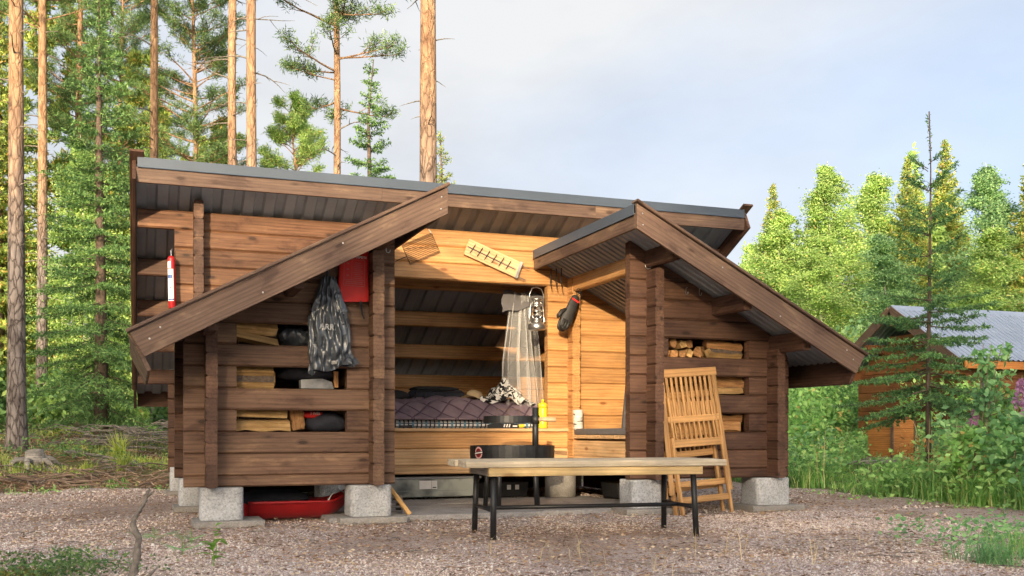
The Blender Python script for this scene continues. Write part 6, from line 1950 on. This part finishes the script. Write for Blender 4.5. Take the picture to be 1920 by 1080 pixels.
MB().tube([(0.02, 0, 0.09), (-0.03, -0.01, 0.115), (-0.075, -0.015, 0.125)], [0.009, 0.006, 0.002], 6).build('side_twig', M['deadwood'], sk, (0, 0, 0), (0, 0, 0), True)
MB().tube([(0.02, 0, 0.02), (0.07, -0.01, 0.05), (0.12, -0.01, 0.10)], [0.014, 0.010, 0.003], 6).build('side_twig', M['deadwood'], sk, (0, 0, 0), (0, 0, 0), True)
rg = np.random.default_rng(23)
pp = np.stack([rg.normal(-3.42, 0.17, 60), rg.normal(-2.35, 0.22, 60), np.zeros(60)], 1)
cloud_obj('ground_cover', pp, 0.11, 0.026, 'berry', 'lingonberry sprigs in the lower left corner', 15, 26, 0.045, 0.5, 0.5)
pp = np.stack([rg.normal(-3.66, 0.10, 30), rg.normal(-2.5, 0.15, 30), np.zeros(30)], 1)
cloud_obj('ground_cover', pp, 0.05, 0.02, 'moss', 'yellowish moss in the lower left corner', 16, 40, 0.05, 0.5, 0.6)
def seedling(x, y, leafs, label, name='seedling', mat='bright'):
    e = empty(name, (x, y, ghf(x, y)), (0, 0, 0), label, 'plant', 'foreground plants')
    for (dx, dy, z, L, wd, az, el) in leafs:
        b = Vector((dx, dy, z)); d = Vector((math.cos(az) * math.cos(el), math.sin(az) * math.cos(el), math.sin(el)))
        s = d.cross(Vector((0, 0, 1))).normalized(); up = s.cross(d)
        vs = []
        for i in range(6):
            t = i / 5; w_ = wd * math.sin(math.pi * min(1, t * 0.93 + 0.05)) ** 0.8
            c = b + d * L * t - Vector((0, 0, 1)) * (L * 0.35 * t * t)
            vs += [tuple(c - s * w_ / 2 + up * w_ * 0.12), tuple(c - up * 0.0), tuple(c + s * w_ / 2 + up * w_ * 0.12)]
        fs = []
        for i in range(5):
            for j in range(2):
                fs.append((i * 3 + j, i * 3 + j + 1, (i + 1) * 3 + j + 1, (i + 1) * 3 + j))
        MB().add(vs, fs).build('leaf', M[mat], e, (0, 0, 0), (0, 0, 0), True)
    MB().tube([(0, 0, -0.02), (0.005, 0, 0.06), (0.0, 0, 0.12)], [0.004, 0.003, 0.002], 5).build('stem', M['bright'], e)
    return e
q = random.Random(8)
seedling(-2.66, -2.35, [(0, 0, 0.05 + 0.012 * i, q.uniform(0.07, 0.14), q.uniform(0.035, 0.055), q.uniform(0, 6.28), q.uniform(0.1, 0.7)) for i in range(9)], 'bright broad-leaved seedling at the bottom left of the picture')
seedling(-2.62, -1.95, [(0, 0, 0.10 + 0.02 * i, q.uniform(0.05, 0.09), q.uniform(0.03, 0.045), q.uniform(0, 6.28), q.uniform(0.1, 0.6)) for i in range(6)], 'taller seedling with rounded leaves behind the broad-leaved one')
for i, (x, y, lab) in enumerate(((-2.95, -0.95, 'feathery pale fern sprig beside the left concrete foot'), (-2.72, -1.15, 'feathery pale fern sprig in front of the left base slab'), (-2.80, -1.75, 'low spreading fern sprig on the gravel by the dead stick'))):
    lf = []
    for f_ in range(5):
        az = q.uniform(0, 6.28)
        for t in range(7):
            for s_ in (-1, 1):
                r_ = 0.02 + t * 0.022
                lf.append((r_ * math.cos(az), r_ * math.sin(az), 0.05 + 0.006 * t, 0.045 - 0.004 * t, 0.012, az + s_ * 1.0, 0.15))
    seedling(x, y, lf, lab, 'fern', 'weedb')
rg = np.random.default_rng(29)
grass_obj('grass_tuft', np.stack([rg.normal(1.42, 0.07, 12), rg.normal(-3.72, 0.07, 12), np.zeros(12)], 1), 0.19, 0.007, 'weedb', 'bluish green grass tuft in the lower right corner', 41, 0.9, 14, 0.05, 'thing', 'grass tuft', 'grass at the lower right')
grass_obj('grass_tuft', np.stack([rg.normal(1.95, 0.12, 16), rg.normal(-3.45, 0.12, 16), np.zeros(16)], 1), 0.2, 0.008, 'grass', 'green grass clump at the right edge above the bluish tuft', 42, 0.8, 10, 0.06, 'thing', 'grass tuft', 'grass at the lower right')
cloud_obj('undergrowth', np.stack([rg.normal(2.15, 0.25, 40), rg.normal(-3.0, 0.25, 40), np.zeros(40)], 1), 0.22, 0.045, 'weedb', 'small herbs at the lower right edge', 43, 16, 0.06)
grass_obj('grass', scatter(26, (-1.5, 1.6), (-3.8, -2.4), yard_mask, rg), 0.24, 0.0035, 'straw', 'thin dry straws standing on the gravel', 44, 0.9, 2, 0.04)
for i, (x, y, a, L, lab) in enumerate(((1.02, -0.62, 20, 0.09, 'pale wood chip lying on the gravel under the bench end'), (1.42, -0.55, -30, 0.11, 'pale wood chip near the chair feet'), (2.15, -0.42, 60, 0.12, 'flat pale chip just right of the chair feet'), (0.62, -0.25, 80, 0.08, 'split pale chip behind the bench legs'))):
    o = split_piece(L, 0.035, 0.012, 50 + i).build('wood_chip', M['fresh'], None, (x, y, 0.03), (0, R(-4), R(a)))
    tag(o, lab, 'wood chip', 'wood chips on the gravel')

qb = random.Random(77)
tw = MB()
for i in range(60):
    x, y = qb.uniform(-4.0, 2.8), qb.uniform(-4.0, 0.0)
    a = qb.uniform(0, 6.28); L = qb.uniform(0.06, 0.28)
    z = ghf(x, y) + 0.026
    tw.tube([(x, y, z), (x + L * 0.5 * math.cos(a), y + L * 0.5 * math.sin(a), z + 0.008), (x + L * math.cos(a + 0.25), y + L * math.sin(a + 0.25), z)], [0.0035, 0.003, 0.0015], 4, False)
o = tw.build('twigs', M['deadwood'], None)
tag(o, 'small dead twigs lying about on the gravel', None, None, 'stuff')
